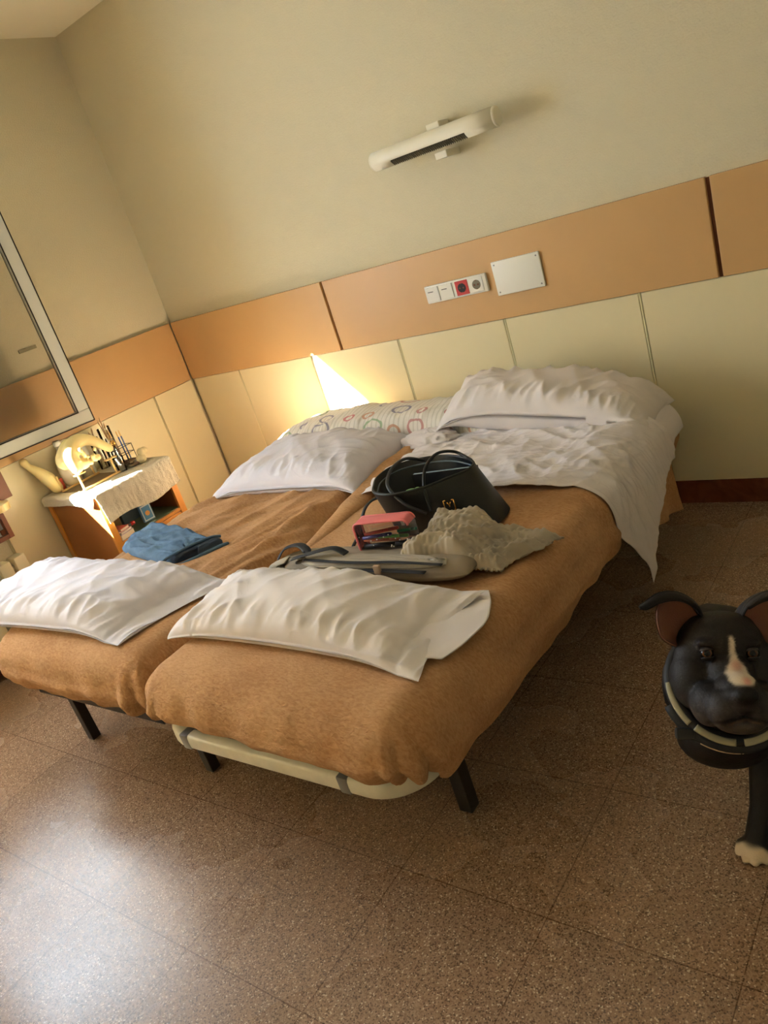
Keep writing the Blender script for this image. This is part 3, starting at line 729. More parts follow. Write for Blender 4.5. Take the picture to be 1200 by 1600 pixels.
p4 = pillow('bolster_pillow', 'long ring-patterned pillow lying behind the white ones before the back wall', [(0.90, -0.45, PB), (2.35, -0.48, PB-0.02), (2.33, -0.14, PB-0.02), (0.92, -0.13, PB)], 0.15, M['rings'], 4, res=(220, 70), wr=0.9, lineu=10, bow=0.02)
p5 = pillow('pillow', 'large white pillow before the back wall, lying half over the ring-patterned one', [(2.02, -0.52, PB+0.070), (2.90, -0.52, PB-0.045), (2.86, -0.14, PB-0.03), (1.96, -0.17, PB+0.115)], 0.17, M['cotton'], 6, wr=1.4, seamz=0.45, hprof=lambda u, v: 1-0.25*sstep(0.0, 0.9, u))
# ------------------------------------------------------------------ white sheet over the head of the right bed
nu, nv = 230, 150
uu = np.linspace(0, 1, nu)[:, None]*np.ones((1, nv)); vv = np.linspace(0, 1, nv)[None, :]*np.ones((nu, 1))
# cloth coordinates a: from the bed join to over the right side; b: front hem to back
yf = -0.985 + 0.010*np.sin(uu*9) + 0.007*n2(uu*14, uu*0+1, 3)*3
hem = np.interp(vv, [0, 0.12, 0.3, 0.5, 0.75, 1.0], [0.27, 0.235, 0.15, 0.10, 0.04, 0.03])
aend = 2.885 + 0.057 + hem
a = 1.87 + (aend-1.87)*uu; yb = -0.42
tail = sstep(0.80, 1.0, uu)
b = yf*(1-vv) + yb*vv + tail*(1-vv)*0.11 
P, Nn, m_ = boxmap(a, b, RR, TOP, 0.10, 0.5, 0.03)
on = sstep(0.25, 0.0, m_)
cr = 0.013*(crease(a, b, 0.5, 11, 3, 41)+0.3) + 0.010*(crease(a, b, -0.6, 12, 4, 43)+0.3) + 0.008*(crease(a, b, 1.4, 18, 5, 45)+0.3) + 0.004*crease(a, b, 0.1, 40, 12, 46)
cr = cr*(0.5+0.5*sstep(0.0, 0.25, vv))
cr = cr*(0.35+0.65*on) + 0.014*fbm2(a*5, b*5, 44, 2)*on + (1-on)*0.008*crease(a, b, 0.25, 10, 2, 47)
P = P + Nn*(0.030 + cr)[..., None]
P[..., 0] += 0.02*tail*(1-vv)
sheet = tag(grid('bed_sheet', P, M['sheet'], None, 0.0025), 'crumpled white sheet over the head of the right bed, one corner hanging off the side', 'sheet')
# second white layer hanging behind it at the head
nu, nv = 50, 60
u = np.linspace(0, 1, nu)[:, None]*np.ones((1, nv)); v = np.linspace(0, 1, nv)[None, :]*np.ones((nu, 1))
a = 2.70 + u*(0.185+0.057+0.07*np.sin(np.clip(v*1.2+0.25, 0, 1)*PI)); b = -0.62 + v*0.50
P, Nn, m_ = boxmap(a, b, RR, TOP, 0.10, 0.5, 0.03)
P = P + Nn*(0.014 + 0.006*n2(a*12, b*12, 51))[..., None]
tag(grid('under_sheet', P, M['sheet'], None, 0.0025), 'edge of the white under-sheet hanging over the head corner by the back wall', 'sheet')
# ball of sheet next to the bag
th = np.linspace(0, 2*PI, 60, endpoint=False)[:, None]*np.ones((1, 30)); ph = np.linspace(0.02, PI-0.02, 30)[None, :]*np.ones((60, 1))
rr = 1 + 0.22*ridge(th*2.2, ph*2.5, 61, 4) + 0.15*n2(th*2, ph*2, 62)
P = np.stack([1.97 + 0.13*rr*np.cos(th)*np.sin(ph), -0.50 + 0.07*rr*np.sin(th)*np.sin(ph), 0.565 + 0.045*rr*np.cos(ph)], -1)
o = grid('gathered_corner', P, M['sheet'], sheet, 0, closed_u=True)


# ------------------------------------------------------------------ nightstand against the left wall
NX0, NX1, NY0, NY1, NZ = 0.012, 0.455, -1.165, -0.715, 0.672
ns = thing('nightstand', 'honey wood nightstand with an open shelf, against the left wall beside the left bed', 'nightstand', (NX0, NY0, 0))
w_, d_ = NX1-NX0, NY1-NY0
q = MB()
q.bx(0, w_, 0, 0.018, 0.03, NZ-0.02, 0.001); q.bx(0, w_, d_-0.018, d_, 0.03, NZ-0.02, 0.001); q.bx(0, 0.012, 0.018, d_-0.018, 0.03, NZ-0.02)
q.bx(0.012, w_-0.004, 0.018, d_-0.018, 0.390, 0.402); q.bx(0.012, w_-0.004, 0.018, d_-0.018, 0.03, 0.045)
q.build('body', M['wood_dark'], ns)
q = MB()      # front frame
q.bx(w_-0.004, w_+0.014, 0, 0.036, 0.0, NZ-0.02, 0.002); q.bx(w_-0.004, w_+0.014, d_-0.036, d_, 0.0, NZ-0.02, 0.002)
q.bx(w_-0.004, w_+0.012, 0.036, d_-0.036, 0.545, NZ-0.02, 0.002); q.bx(w_-0.004, w_+0.012, 0.036, d_-0.036, 0.392, 0.408, 0.002)
MB().bx(0.0, 0.035, -0.008, 0.0, 0.0, NZ-0.02, 0.001).build('side_strip', M['wood'], ns)
q.build('front_frame', M['wood'], ns)
MB().bx(-0.0, w_+0.03, -0.01, d_+0.01, NZ-0.02, NZ+0.0, 0.004).build('top', M['wood'], ns)
q = MB(); q.bx(w_-0.002, w_+0.010, 0.039, d_-0.039, 0.235, 0.388, 0.003); dr = q.build('drawer', M['wood'], ns)
MB().lathe([(0, 0), (0.008, 0), (0.006, 0.01), (0.013, 0.018), (0.010, 0.026), (0, 0.028)], (w_+0.009, d_/2, 0.31), 16, Matrix.Rotation(PI/2, 3, 'Y')).build('knob', M['wood_dark'], dr, smooth=True)
q = MB(); q.bx(w_-0.002, w_+0.010, 0.039, d_-0.039, 0.048, 0.232, 0.003); q.build('door', M['wood'], ns)
MB().bx(0.014, w_-0.006, 0.02, d_-0.02, 0.4035, 0.409).build('shelf_glass', mat('green_glass', rgb(130, 150, 120), 0.1, spec=0.8), ns)
# things on the shelf
def book(c, dims, rz, col, label, kind='book', cover=None, cat='book', picture=None):
    t = thing(kind, label, cat, c, rotz=rz)
    L_, D_, H_ = dims
    MB().box((0, 0, H_/2), (L_-0.004, D_-0.004, max(H_-0.004, 0.002))).build('pages', mat('paper', rgb(226, 218, 200), 0.8), t)
    q = MB(); q.box((0, 0, 0.001), (L_, D_, 0.002)); q.box((0, 0, H_-0.001), (L_, D_, 0.002)); q.box((-L_/2+0.001, 0, H_/2), (0.002, D_, H_))
    q.build('cover', mat(kind+'_cover', col, 0.5), t)
    return t
ZS = 0.409
book((0.40, -1.08, ZS+0.001), (0.10, 0.085, 0.028), 0.1, rgb(190, 182, 196), 'pale stack book lowest at the near end of the nightstand shelf')
book((0.40, -1.08, ZS+0.030), (0.095, 0.075, 0.010), 0.15, rgb(214, 206, 214), 'thin pale notebook on the pale book in the nightstand shelf', 'notebook', cat='notebook')
book((0.40, -1.082, ZS+0.0415), (0.085, 0.06, 0.014), 0.2, rgb(222, 110, 84), 'small salmon book topmost of the shelf stack', 'book')
t = thing('marker_pen', 'black marker pen with a red cap on the shelf stack', 'pen', (0.418, -1.035, ZS+0.0450), rotz=1.45)
MB().tube([(-0.035, 0, 0), (0.012, 0, 0)], 0.009, 12).build('barrel', M['dark'], t, smooth=True)
MB().tube([(0.012, 0, 0), (0.034, 0, 0)], 0.0098, 12).build('cap', mat('red_cap', rgb(200, 50, 44), 0.4), t, smooth=True)
t = thing('box', 'tan cardboard box standing at the back of the nightstand shelf', 'box', (0.26, -1.03, ZS+0.001), rotz=0.3)
MB().box((0, 0, 0.05), (0.02, 0.12, 0.10), 0.001).build('carton', mat('tan_card', rgb(186, 156, 108), 0.8), t)
MB().box((0, 0, 0.101), (0.021, 0.121, 0.003), 0.0005).build('lid', mat('tan_card_lid', rgb(176, 146, 98), 0.8), t)
t = thing('card_box', 'light blue upright box with a small picture on the nightstand shelf', 'box', (0.385, -0.895, ZS+0.001), rotz=-0.15)
MB().box((0, 0, 0.045), (0.022, 0.062, 0.09), 0.001).build('carton', mat('blue_card', rgb(96, 150, 196), 0.5), t)
MB().box((0.0115, 0, 0.045), (0.001, 0.054, 0.080)).build('border', mat('pale_card', rgb(206, 216, 220), 0.5), t)
MB().box((0.0122, 0, 0.045), (0.001, 0.046, 0.070)).build('picture_field', mat('blue_card2', rgb(82, 140, 190), 0.5), t)
MB().lathe([(0, 0), (0.013, 0), (0.013, 0.001), (0, 0.001)], (0.0126, 0, 0.042), 16, Matrix.Rotation(PI/2, 3, 'Y')).build('picture_spot', mat('orange_print', rgb(220, 160, 90), 0.5), t)
t = thing('storage_box', 'dark blue-green box at the back of the nightstand shelf', 'box', (0.20, -0.90, ZS+0.001))
MB().box((0, 0, 0.045), (0.10, 0.11, 0.09), 0.003).build('body', mat('teal_card', rgb(70, 104, 120), 0.6), t)
MB().box((0, 0, 0.095), (0.104, 0.114, 0.012), 0.003).build('lid', mat('teal_lid', rgb(80, 116, 130), 0.6), t)

# tablecloth: top plus skirts, deeper in front
CX0, CX1, CY0, CY1 = 0.006, 0.492, -1.182, -0.700
def cloth():
    r = 0.018; nu, nv = 170, 170
    fr_, sd_ = 0.145, 0.055
    a = np.linspace(CX0, CX1+fr_, nu)[:, None]*np.ones((1, nv)); b0 = np.linspace(0, 1, nv)[None, :]*np.ones((nu, 1))
    near = sd_*(0.65+0.6*sstep(0.30, 0.52, a)); b = (CY0-near)*(1-b0) + (CY1+0.035)*b0
    b = np.where(a > CX1, np.clip((CY0-0.012)*(1-b0)+(CY1+0.012)*b0, CY0-0.02, CY1+0.02), b)
    wgt = sstep(CX1-0.05, CX1, a); b = b*(1-wgt) + ((CY0-0.004)*(1-b0)+(CY1+0.004)*b0)*wgt
    ca = np.clip(a, -1, CX1-r); cb = np.clip(b, CY0+r, CY1-r); da = a-ca; db = b-cb
    ma = np.abs(da); mb_ = np.abs(db)
    m = np.maximum(ma, mb_); nn = np.sqrt(da*da+db*db)+1e-9; dx, dy = da/nn, db/nn
    th = np.clip(m/r, 0, PI/2); out = r*np.sin(th); down = r*(1-np.cos(th)) + np.maximum(m-r*PI/2, 0)
    flare = np.maximum(m-r*PI/2, 0)
    wr = 0.004*(ridge(a*10, b*34, 71, 4)) + 0.010*n2(a*6, b*11, 72)*sstep(0.02, 0.1, m) + 0.0025*ridge(a*26, b*22, 73, 4)
    out = out + flare*0.12 + wr*sstep(0.005, 0.03, m)
    P = np.stack([ca+dx*out, cb+dy*out, 0.6845 + 0.0012*n2(a*20, b*20, 74) - down], -1)
    P[..., 0] = np.maximum(P[..., 0], 0.004)
    # front hem is wavy
    P[..., 2] += np.where(a > CX1+0.1, 0.012*np.sin(b*17+1.0)*sstep(CX1+0.1, CX1+fr_, a), 0)
    return P
tag(grid('tablecloth', cloth(), M['lace'], None, 0.003), 'embossed white cloth draped over the nightstand top', 'tablecloth')
ZT = 0.6875

def blob(name, balls, m, parent=None, vox=0.004, sm=4, extra=None):
    """ellipsoids and capsules fused into one organic mesh"""
    mb_ = MB()
    for bl_ in balls:
        if bl_[0] == 's':
            c, r = bl_[1], bl_[2]; rot = bl_[3] if len(bl_) > 3 else None
            bm = bmesh.new(); bmesh.ops.create_icosphere(bm, subdivisions=3, radius=1)
            r = (r, r, r) if not hasattr(r, '__len__') else r
            bmesh.ops.scale(bm, vec=Vector(r), verts=bm.verts)
            if rot is not None: bmesh.ops.rotate(bm, matrix=rot, verts=bm.verts)
            bmesh.ops.translate(bm, vec=Vector(c), verts=bm.verts); bm.verts.index_update()
            mb_.add([v.co.copy() for v in bm.verts], [[v.index for v in f.verts] for f in bm.faces]); bm.free()
        else:
            pts, rr = bl_[1], bl_[2]
            pp = smooth_path(pts, 5); k = len(pts)
            ri = np.interp(np.linspace(0, k-1, len(pp)), range(k), rr)
            mb_.tube(pp, list(ri), 14)
            for e_, r0 in ((0, rr[0]), (-1, rr[-1])):
                bm = bmesh.new(); bmesh.ops.create_icosphere(bm, subdivisions=2, radius=r0*0.99)
                bmesh.ops.translate(bm, vec=Vector(pts[e_]), verts=bm.verts); bm.verts.index_update()
                mb_.add([v.co.copy() for v in bm.verts], [[v.index for v in f.verts] for f in bm.faces]); bm.free()
    me = mb_.mesh('tmp'); o = bpy.data.objects.new('tmp', me); COL.objects.link(o)
    md = o.modifiers.new('r', 'REMESH'); md.mode = 'VOXEL'; md.voxel_size = vox
    md2 = o.modifiers.new('s', 'SMOOTH'); md2.iterations = sm; md2.factor = 0.5
    bpy.context.view_layer.update()
    dg = bpy.context.evaluated_depsgraph_get(); me2 = bpy.data.meshes.new_from_object(o.evaluated_get(dg))
    bpy.data.objects.remove(o); me2.name = name
    if m is None: return me2
    return obj(name, me2, m, parent, True)

# wooden stand carrying a bent cream cast
st = thing('cast_stand', 'pale wooden stand carrying a bent cream plaster cast on the nightstand', 'stand', (0.25, -1.01, ZT))
MB().bx(0.072, 0.086, -0.115, 0.115, 0, 0.010, 0.002).build('base_rail', M['pale_wood'], st); MB().bx(-0.13, -0.116, -0.115, 0.115, 0, 0.010, 0.002).build('base_rail', M['pale_wood'], st)
for x, y in ((0.079, -0.108), (0.079, 0.09), (-0.123, -0.108), (-0.123, 0.09)):
    MB().tube([(x, y, 0.008), (x, y, 0.085)], 0.0055, 10).build('post', M['pale_wood'], st, smooth=True)
MB().bx(0.06, 0.095, -0.122, -0.070, 0.083, 0.088, 0.001).build('cross_rail', M['pale_wood'], st); MB().bx(0.06, 0.095, 0.06, 0.12, 0.083, 0.088, 0.001).build('cross_rail', M['pale_wood'], st)
MB().bx(-0.13, 0.086, -0.115, 0.115, -0.0015, 0.002).build('base_board', mat('grey_board', rgb(120, 106, 84), 0.7), st)
rr = random.Random(5)
cb_ = [('c', [(0.075, -0.095, 0.115), (0.05, -0.08, 0.185), (0.03, -0.02, 0.222), (0.04, 0.05, 0.205), (0.07, 0.115, 0.130)], [0.030, 0.040, 0.038, 0.027, 0.020]),
       ('c', [(0.0, -0.09, 0.16), (-0.02, -0.03, 0.20)], [0.05, 0.05]),
       ('s', (0.06, -0.05, 0.12), (0.03, 0.045, 0.03))]
cb_ += [('s', (0.075+rr.uniform(-0.01, 0.012), -0.04+0.02*k+rr.uniform(-.004, .004), 0.105+0.006*(k % 3)+rr.uniform(0, .02)), rr.uniform(0.010, 0.017)) for k in range(5)]
cb_ += [('s', (0.075+rr.uniform(-0.02, 0.02), -0.075+0.013*k, 0.150+0.030*math.sin(k*0.8)+rr.uniform(-0.008, 0.012)), (rr.uniform(0.008, 0.02), rr.uniform(0.006, 0.012), rr.uniform(0.008, 0.02))) for k in range(9)]
cst = blob('plaster_cast', cb_, M['cast'], None, 0.004, 3); cst.location = st.location
tag(cst, 'bent cream plaster cast with a ragged hollow, resting on the pale wooden stand', 'cast')
# small orange wedge inside
# long cream gourd leaning beside the wall
gd = blob('wooden_form', [('c', [(0.10, -1.125, ZT+0.030), (0.085, -1.14, ZT+0.085), (0.07, -1.165, ZT+0.135), (0.055, -1.19, ZT+0.175), (0.05, -1.20, ZT+0.205)], [0.030, 0.036, 0.026, 0.016, 0.022])], M['cast'], None, 0.004, 3)
tag(gd, 'long cream club-shaped form leaning at the near wall side of the nightstand', 'form')
# white flask
fl = thing('ceramic_flask', 'white round-bodied flask with a narrow neck behind the cream cast', 'flask', (0.09, -1.02, ZT))
MB().lathe([(0, 0), (0.035, 0), (0.048, 0.03), (0.052, 0.08), (0.046, 0.13), (0.03, 0.17), (0.016, 0.19), (0.014, 0.215)], (0, 0, 0), 28).build('body', M['ceramic'], fl, smooth=True)
MB().lathe([(0, 0.213), (0.018, 0.213), (0.019, 0.235), (0.016, 0.24), (0, 0.24)], (0, 0, 0), 20).build('cap', M['white_pl'], fl, smooth=True)
# white mug
mg = thing('white_jar', 'plain white cylindrical jar behind the plaster cast', 'jar', (0.075, -0.915, ZT))
MB().lathe([(0, 0), (0.038, 0), (0.040, 0.004), (0.040, 0.17), (0.038, 0.175), (0.034, 0.17), (0.034, 0.02), (0, 0.02)], (0, 0, 0), 28).build('body', M['ceramic'], mg, smooth=True, auto=50)
MB().lathe([(0, 0.171), (0.034, 0.171), (0.034, 0.176), (0, 0.176)], (0, 0, 0), 28).build('lid', M['white_pl'], mg, smooth=True, auto=50)
# tall glass vases with sticks
def vase(x, y, h, r, label, sticks, seed):
    v_ = thing('glass_jar', label, 'jar', (x, y, ZT))
    MB().lathe([(0, 0), (r, 0), (r, h), (r-0.002, h), (r-0.002, 0.004), (0, 0.004)], (0, 0, 0), 24).build('glass_wall', M['jar'], v_, auto=50)
    rr = random.Random(seed)
    for k in range(sticks):
        s_ = thing('brush', 'thin wooden brush standing in one of the glass jars behind the cast', 'brush', (x, y, ZT), group='brushes in the glass jars')
        a_ = rr.uniform(0, 6.28); t_ = r*0.55; L_ = h + rr.uniform(0.02, 0.06)
        p0 = Vector((-t_*math.cos(a_), -t_*math.sin(a_), 0.008)); p1 = Vector((t_*math.cos(a_), t_*math.sin(a_), L_))
        MB().tube([p0, p0.lerp(p1, 0.85)], 0.0022, 8).build('handle', M['pale_wood'] if k % 2 else M['wood_dark'], s_, smooth=True)
        MB().tube([p0.lerp(p1, 0.85), p0.lerp(p1, 0.93), p1], [0.0028, 0.0045, 0.001], 8).build('bristles', mat('bristle', rgb(196, 160, 120), 0.8), s_, smooth=True)
vase(0.075, -0.815, 0.17, 0.026, 'narrow glass jar of brushes, behind the cast next to the white jar', 3, 1)
vase(0.09, -0.745, 0.20, 0.034, 'widest tall glass jar, at the far wall side of the nightstand', 3, 2)
vase(0.155, -0.775, 0.15, 0.022, 'slim glass jar with brushes just behind the wire rack', 2, 3)
# short tumbler
tb = thing('glass_tumbler', 'short clear tumbler with grey contents before the wire rack', 'tumbler', (0.335, -0.885, ZT))
MB().lathe([(0, 0), (0.022, 0), (0.027, 0.075), (0.025, 0.075), (0.020, 0.004), (0, 0.004)], (0, 0, 0), 22).build('glass_wall', M['jar'], tb, auto=50)
MB().lathe([(0, 0.006), (0.019, 0.006), (0.021, 0.035), (0, 0.04)], (0, 0, 0), 18).build('contents', mat('grey_powder', rgb(120, 112, 90), 0.9), tb, smooth=True)
# wire rack
rk = thing('wire_rack', 'small dark wire rack holding pens at the far side of the nightstand', 'rack', (0.235, -0.79, ZT))
q = MB()
for z in (0.012, 0.055, 0.095):
    q.tube([(-0.03, -0.055, z), (-0.03, 0.055, z), (0.03, 0.055, z), (0.03, -0.055, z)], 0.0018, 6, closed=True)
for x in (-0.03, 0.03):
    for y in (-0.055, 0.0, 0.055): q.tube([(x, y, 0.0), (x, y, 0.097)], 0.0018, 6)
q.build('wire', M['black_metal'], rk, smooth=True)
MB().bx(-0.03, 0.03, -0.055, 0.055, 0.008, 0.012).build('tray', mat('rusty_tray', rgb(110, 74, 50), 0.5), rk)
def pen(x, y, tilt, col, label, L_=0.165, r=0.0038, z0=ZT+0.0135, name='pen', gr=None):
    p_ = thing(name, label, 'pen', (x, y, z0), group=gr); p_.rotation_euler = tilt
    MB().tube([(0, 0, 0.004), (0, 0, L_*0.8)], r, 10).build('barrel', mat('pen_col', col, 0.35), p_, smooth=True)
    MB().tube([(0, 0, L_*0.8), (0, 0, L_*0.97), (0, 0, L_)], [r*1.1, r*0.8, r*0.2], 10).build('tip', M['pale_wood'], p_, smooth=True)
    return p_
pen(0.222, -0.760, (0.05, 0.05, 0), rgb(50, 84, 170), 'bright blue pen standing in the wire rack')
pen(0.236, -0.752, (0.02, 0.0, 0), rgb(96, 112, 160), 'grey-blue pen standing in the wire rack at the far end')
pen(0.215, -0.785, (0.1, 0.03, 0), rgb(150, 124, 96), 'brown pencil standing in the wire rack, tallest of its pens', L_=0.175)
# perfume-like bottle
bt = thing('glass_bottle', 'small glass bottle with a golden stopper in the middle of the wire rack', 'bottle', (0.235, -0.815, ZT+0.0135))
MB().lathe([(0, 0), (0.014, 0), (0.017, 0.02), (0.010, 0.05), (0.006, 0.07), (0.006, 0.10)], (0, 0, 0), 18).build('flacon', M['jar'], bt, smooth=True)
MB().lathe([(0, 0.10), (0.012, 0.10), (0.014, 0.115), (0.010, 0.13), (0, 0.132)], (0, 0, 0), 12).build('stopper', M['gold'], bt, smooth=True)
# pebbles / charms in a heap in front of the rack
rr = random.Random(9)
for k in range(9):
    a_ = rr.uniform(0, 6.28)
    pb = blob('pebble', [('s', (0, 0, 0), (rr.uniform(.009, .014), rr.uniform(.007, .011), rr.uniform(.006, .009)), Matrix.Rotation(a_, 3, 'Z')), ('s', (0.004, 0.003, 0.002), 0.006)], mat('grey_stone', rgb(120+k*3, 112, 88), 0.3), None, 0.0025, 1)
    pb.location = (0.345 + 0.020*(k % 3)-0.02, -0.845 + 0.018*(k//3), ZT+0.0085 + (0.012 if k == 4 else 0))
    tag(pb, 'small grey-green stone in the heap before the wire rack', 'stone', 'stones before the wire rack')
# knobby clay figure
kf = blob('clay_figure', [('s', (0, 0, 0.022), (0.026, 0.024, 0.024)), ('s', (0.0, 0.012, 0.052), (0.024, 0.02, 0.022)), ('s', (-0.018, 0.045, 0.048), (0.020, 0.020, 0.020)), ('s', (0.012, -0.018, 0.030), 0.018), ('c', [(0, 0.01, 0.05), (-0.015, 0.04, 0.045)], [0.016, 0.014])], M['cast2'], None, 0.003, 2)
kf.location = (0.375, -0.785, ZT)
tag(kf, 'knobby beige clay figure at the far front corner of the nightstand', 'figure')
tag(MB().bx(0.07, 0.082, -1.098, -1.07, ZT, ZT+0.06, 0.002).build('red_box', mat('red_card', rgb(190, 74, 50), 0.5)), 'small red upright box behind the plaster cast', 'box')

# ------------------------------------------------------------------ folded denim on the left bed
# ------------------------------------------------------------------ grey backpack lying behind the front pillow
BZ = TOP+0.016
bk = thing('backpack', 'flat grey backpack with black straps lying behind the front right pillow', 'backpack', (2.38, -1.50, BZ), rotz=0.03)
def slab(cs, H, seed, nu=90, nv=40, e=0.10, wr=0.006):
    cs = [np.array(k, float) for k in cs]
    uu = np.linspace(-1, 1, nu); vv = np.linspace(-1, 1, nv); uu = np.sign(uu)*(1-(1-np.abs(uu))**1.5); vv = np.sign(vv)*(1-(1-np.abs(vv))**1.5)
    u = uu[:, None]*np.ones((1, nv)); v = vv[None, :]*np.ones((nu, 1)); a = (u+1)/2; b = (v+1)/2
    base = ((1-a)*(1-b))[..., None]*cs[0] + (a*(1-b))[..., None]*cs[1] + (a*b)[..., None]*cs[2] + ((1-a)*b)[..., None]*cs[3]
    base[..., 1] -= (np.sign(v)*np.abs(u)**6*0.02)
    pr = (np.clip(1-np.abs(u)**9, 0, 1)*np.clip(1-np.abs(v)**5, 0, 1))**0.5
    t = H*0.5 + H*0.5*pr + wr*fbm2(u*5, v*2, seed, 4)*pr + wr*(ridge(u*3+v, v*2, seed+1, 4))*pr
    top = base.copy(); top[..., 2] += t; bot = base.copy(); bot[..., 2] += H*0.5*(1-pr)
    return top, bot
tp, bt_ = slab([(-0.30, -0.085, 0), (0.36, -0.075, 0), (0.36, 0.13, 0), (-0.37, 0.03, 0)], 0.060, 90)
grid('main_body', tp, M['bagfab'], bk, 0, back=bt_)
tp, bt_ = slab([(-0.22, -0.080, 0.045), (0.30, -0.070, 0.045), (0.28, -0.02, 0.05), (-0.26, -0.01, 0.05)], 0.022, 93, wr=0.003)
grid('front_pocket', tp, M['bagfab2'], bk, 0, back=bt_)
zb = TOP+0.012
tp, bt_ = slab([(0.99, -1.455, zb), (1.44, -1.555, zb), (1.51, -1.355, zb), (0.96, -1.23, zb)], 0.040, 120, nu=150, nv=110, wr=0.004)
uu = np.linspace(-1, 1, 150)[:, None]*np.ones((1, 110)); vv = np.linspace(-1, 1, 110)[None, :]*np.ones((150, 1))
X_, Y_ = tp[..., 0], tp[..., 1]; ed_ = (1-uu**8)*(1-vv**8)
tp[..., 2] += ed_*(0.018*(crease(X_, Y_, 0.25, 13, 2, 121)+0.25) + 0.006*crease(X_, Y_, 0.6, 20, 2.5, 122) + 0.006*crease(X_, Y_, -0.1, 28, 3, 123) + 0.010*fbm2(X_*7, Y_*7, 124, 2))
jo = grid('folded_jeans', tp, M['denim'], None, 0, back=bt_)
tag(jo, 'crumpled blue denim garment folded on the left bed near the nightstand', 'clothes')
tp, bt_ = slab([(1.40, -1.535, zb), (1.475, -1.525, zb), (1.565, -1.365, zb), (1.47, -1.335, zb)], 0.040, 126, nu=40, nv=60, wr=0.004)
grid('waist_shade', tp, M['denim_shade'], jo, 0, back=bt_)  # closed dark slab, its colour stands in for shade inside the waist
MB().tube(smooth_path([(1.405, -1.56, zb+0.015), (1.435, -1.545, zb+0.042), (1.475, -1.46, zb+0.048), (1.505, -1.38, zb+0.042), (1.51, -1.335, zb+0.025)], 8), 0.006, 8).build('hem', M['denim'], jo, smooth=True)
MB().tube(smooth_path([(1.47, -1.535, zb+0.006), (1.52, -1.47, zb+0.012), (1.565, -1.39, zb+0.014), (1.575, -1.36, zb+0.008)], 8), 0.007, 8).build('hem', M['denim'], jo, smooth=True)
def ribbon(pts, wd, m, parent, name, th=0.002):
    q = MB().tube(smooth_path(pts, 8), wd/2, 8, up=(0, 0, 1), flat=th/wd); return q.build(name, m, parent, smooth=True)
ribbon([(-0.36, -0.02, 0.045), (-0.33, 0.0, 0.075), (-0.27, 0.005, 0.085), (-0.22, -0.02, 0.075), (-0.24, -0.045, 0.062)], 0.028, M['strap'], bk, 'shoulder_strap', 0.006)
ribbon([(-0.25, -0.06, 0.072), (-0.17, -0.05, 0.088), (-0.10, -0.03, 0.094), (-0.05, -0.035, 0.078)], 0.026, M['strap'], bk, 'shoulder_strap', 0.006)
ribbon([(-0.30, -0.095, 0.035), (-0.15, -0.10, 0.045), (0.05, -0.09, 0.055), (0.25, -0.085, 0.05)], 0.018, M['strap'], bk, 'side_strap', 0.004)
ribbon([(-0.20, -0.06, 0.070), (0.0, -0.075, 0.072), (0.15, -0.07, 0.072), (0.30, -0.07, 0.066)], 0.014, M['strap'], bk, 'zip_band', 0.003)
ribbon([(-0.33, -0.07, 0.02), (-0.34, -0.05, 0.045), (-0.30, -0.035, 0.055)], 0.055, M['bagfab2'], bk, 'end_panel', 0.006)
MB().tube(smooth_path([(-0.29, -0.10, 0.012), (-0.27, -0.14, 0.010), (-0.22, -0.15, 0.012), (-0.17, -0.115, 0.02)], 8), 0.006, 8).build('grab_loop', mat('tan_loop', rgb(150, 126, 96), 0.8), bk, smooth=True)
MB().box((0.10, -0.095, 0.062), (0.022, 0.010, 0.026), 0.003).build('buckle', M['beige'], bk, auto=40)

# ------------------------------------------------------------------ grey dotted fleece cloth
def minky():
    nu, nv = 300, 190
    u = np.linspace(0, 1, nu)[:, None]*np.ones((1, nv)); v = np.linspace(0, 1, nv)[None, :]*np.ones((nu, 1))
    c00, c10, c11, c01 = map(np.array, ((2.50, -1.545), (2.79, -1.49), (2.90, -1.29), (2.53, -1.295)))
    B_ = ((1-u)*(1-v))[..., None]*c00 + (u*(1-v))[..., None]*c10 + (u*v)[..., None]*c11 + ((1-u)*v)[..., None]*c01
    B_[..., 0] += 0.03*n2(u*3, v*3, 95); B_[..., 1] += 0.035*n2(u*3.5, v*2, 96)
    X, Y_ = u*0.50, v*0.30
    under = 0.070*sstep(2.80, 2.66, B_[..., 0])
    h = 0.014 + under + 0.022*(ridge(u*2.4+v*1.8, v*2.2-u*1.5, 97, 3)+0.35) + 0.014*crease(u*0.5, v*0.3, 0.5, 16, 5, 99) + 0.022*fbm2(u*3, v*2.4, 98, 3)
    edge = np.minimum(np.minimum(u, 1-u)*0.5, np.minimum(v, 1-v)*0.30)
    h = h*(0.25+0.75*sstep(0, 0.035, edge))
    sp = 0.026
    r1 = np.round(Y_/sp); xo = X/sp - 0.5*(r1 % 2); d2 = (xo-np.round(xo))**2 + (Y_/sp-r1)**2
    dots = 0.0065*np.exp(-d2*16)
    return np.concatenate([B_, (TOP+0.012+np.maximum(h, 0.006)+dots)[..., None]], -1)
tag(grid('dotted_blanket', minky(), M['minky'], None, 0.006), 'crumpled grey fleece cloth with raised dots beside the tote bag', 'blanket')

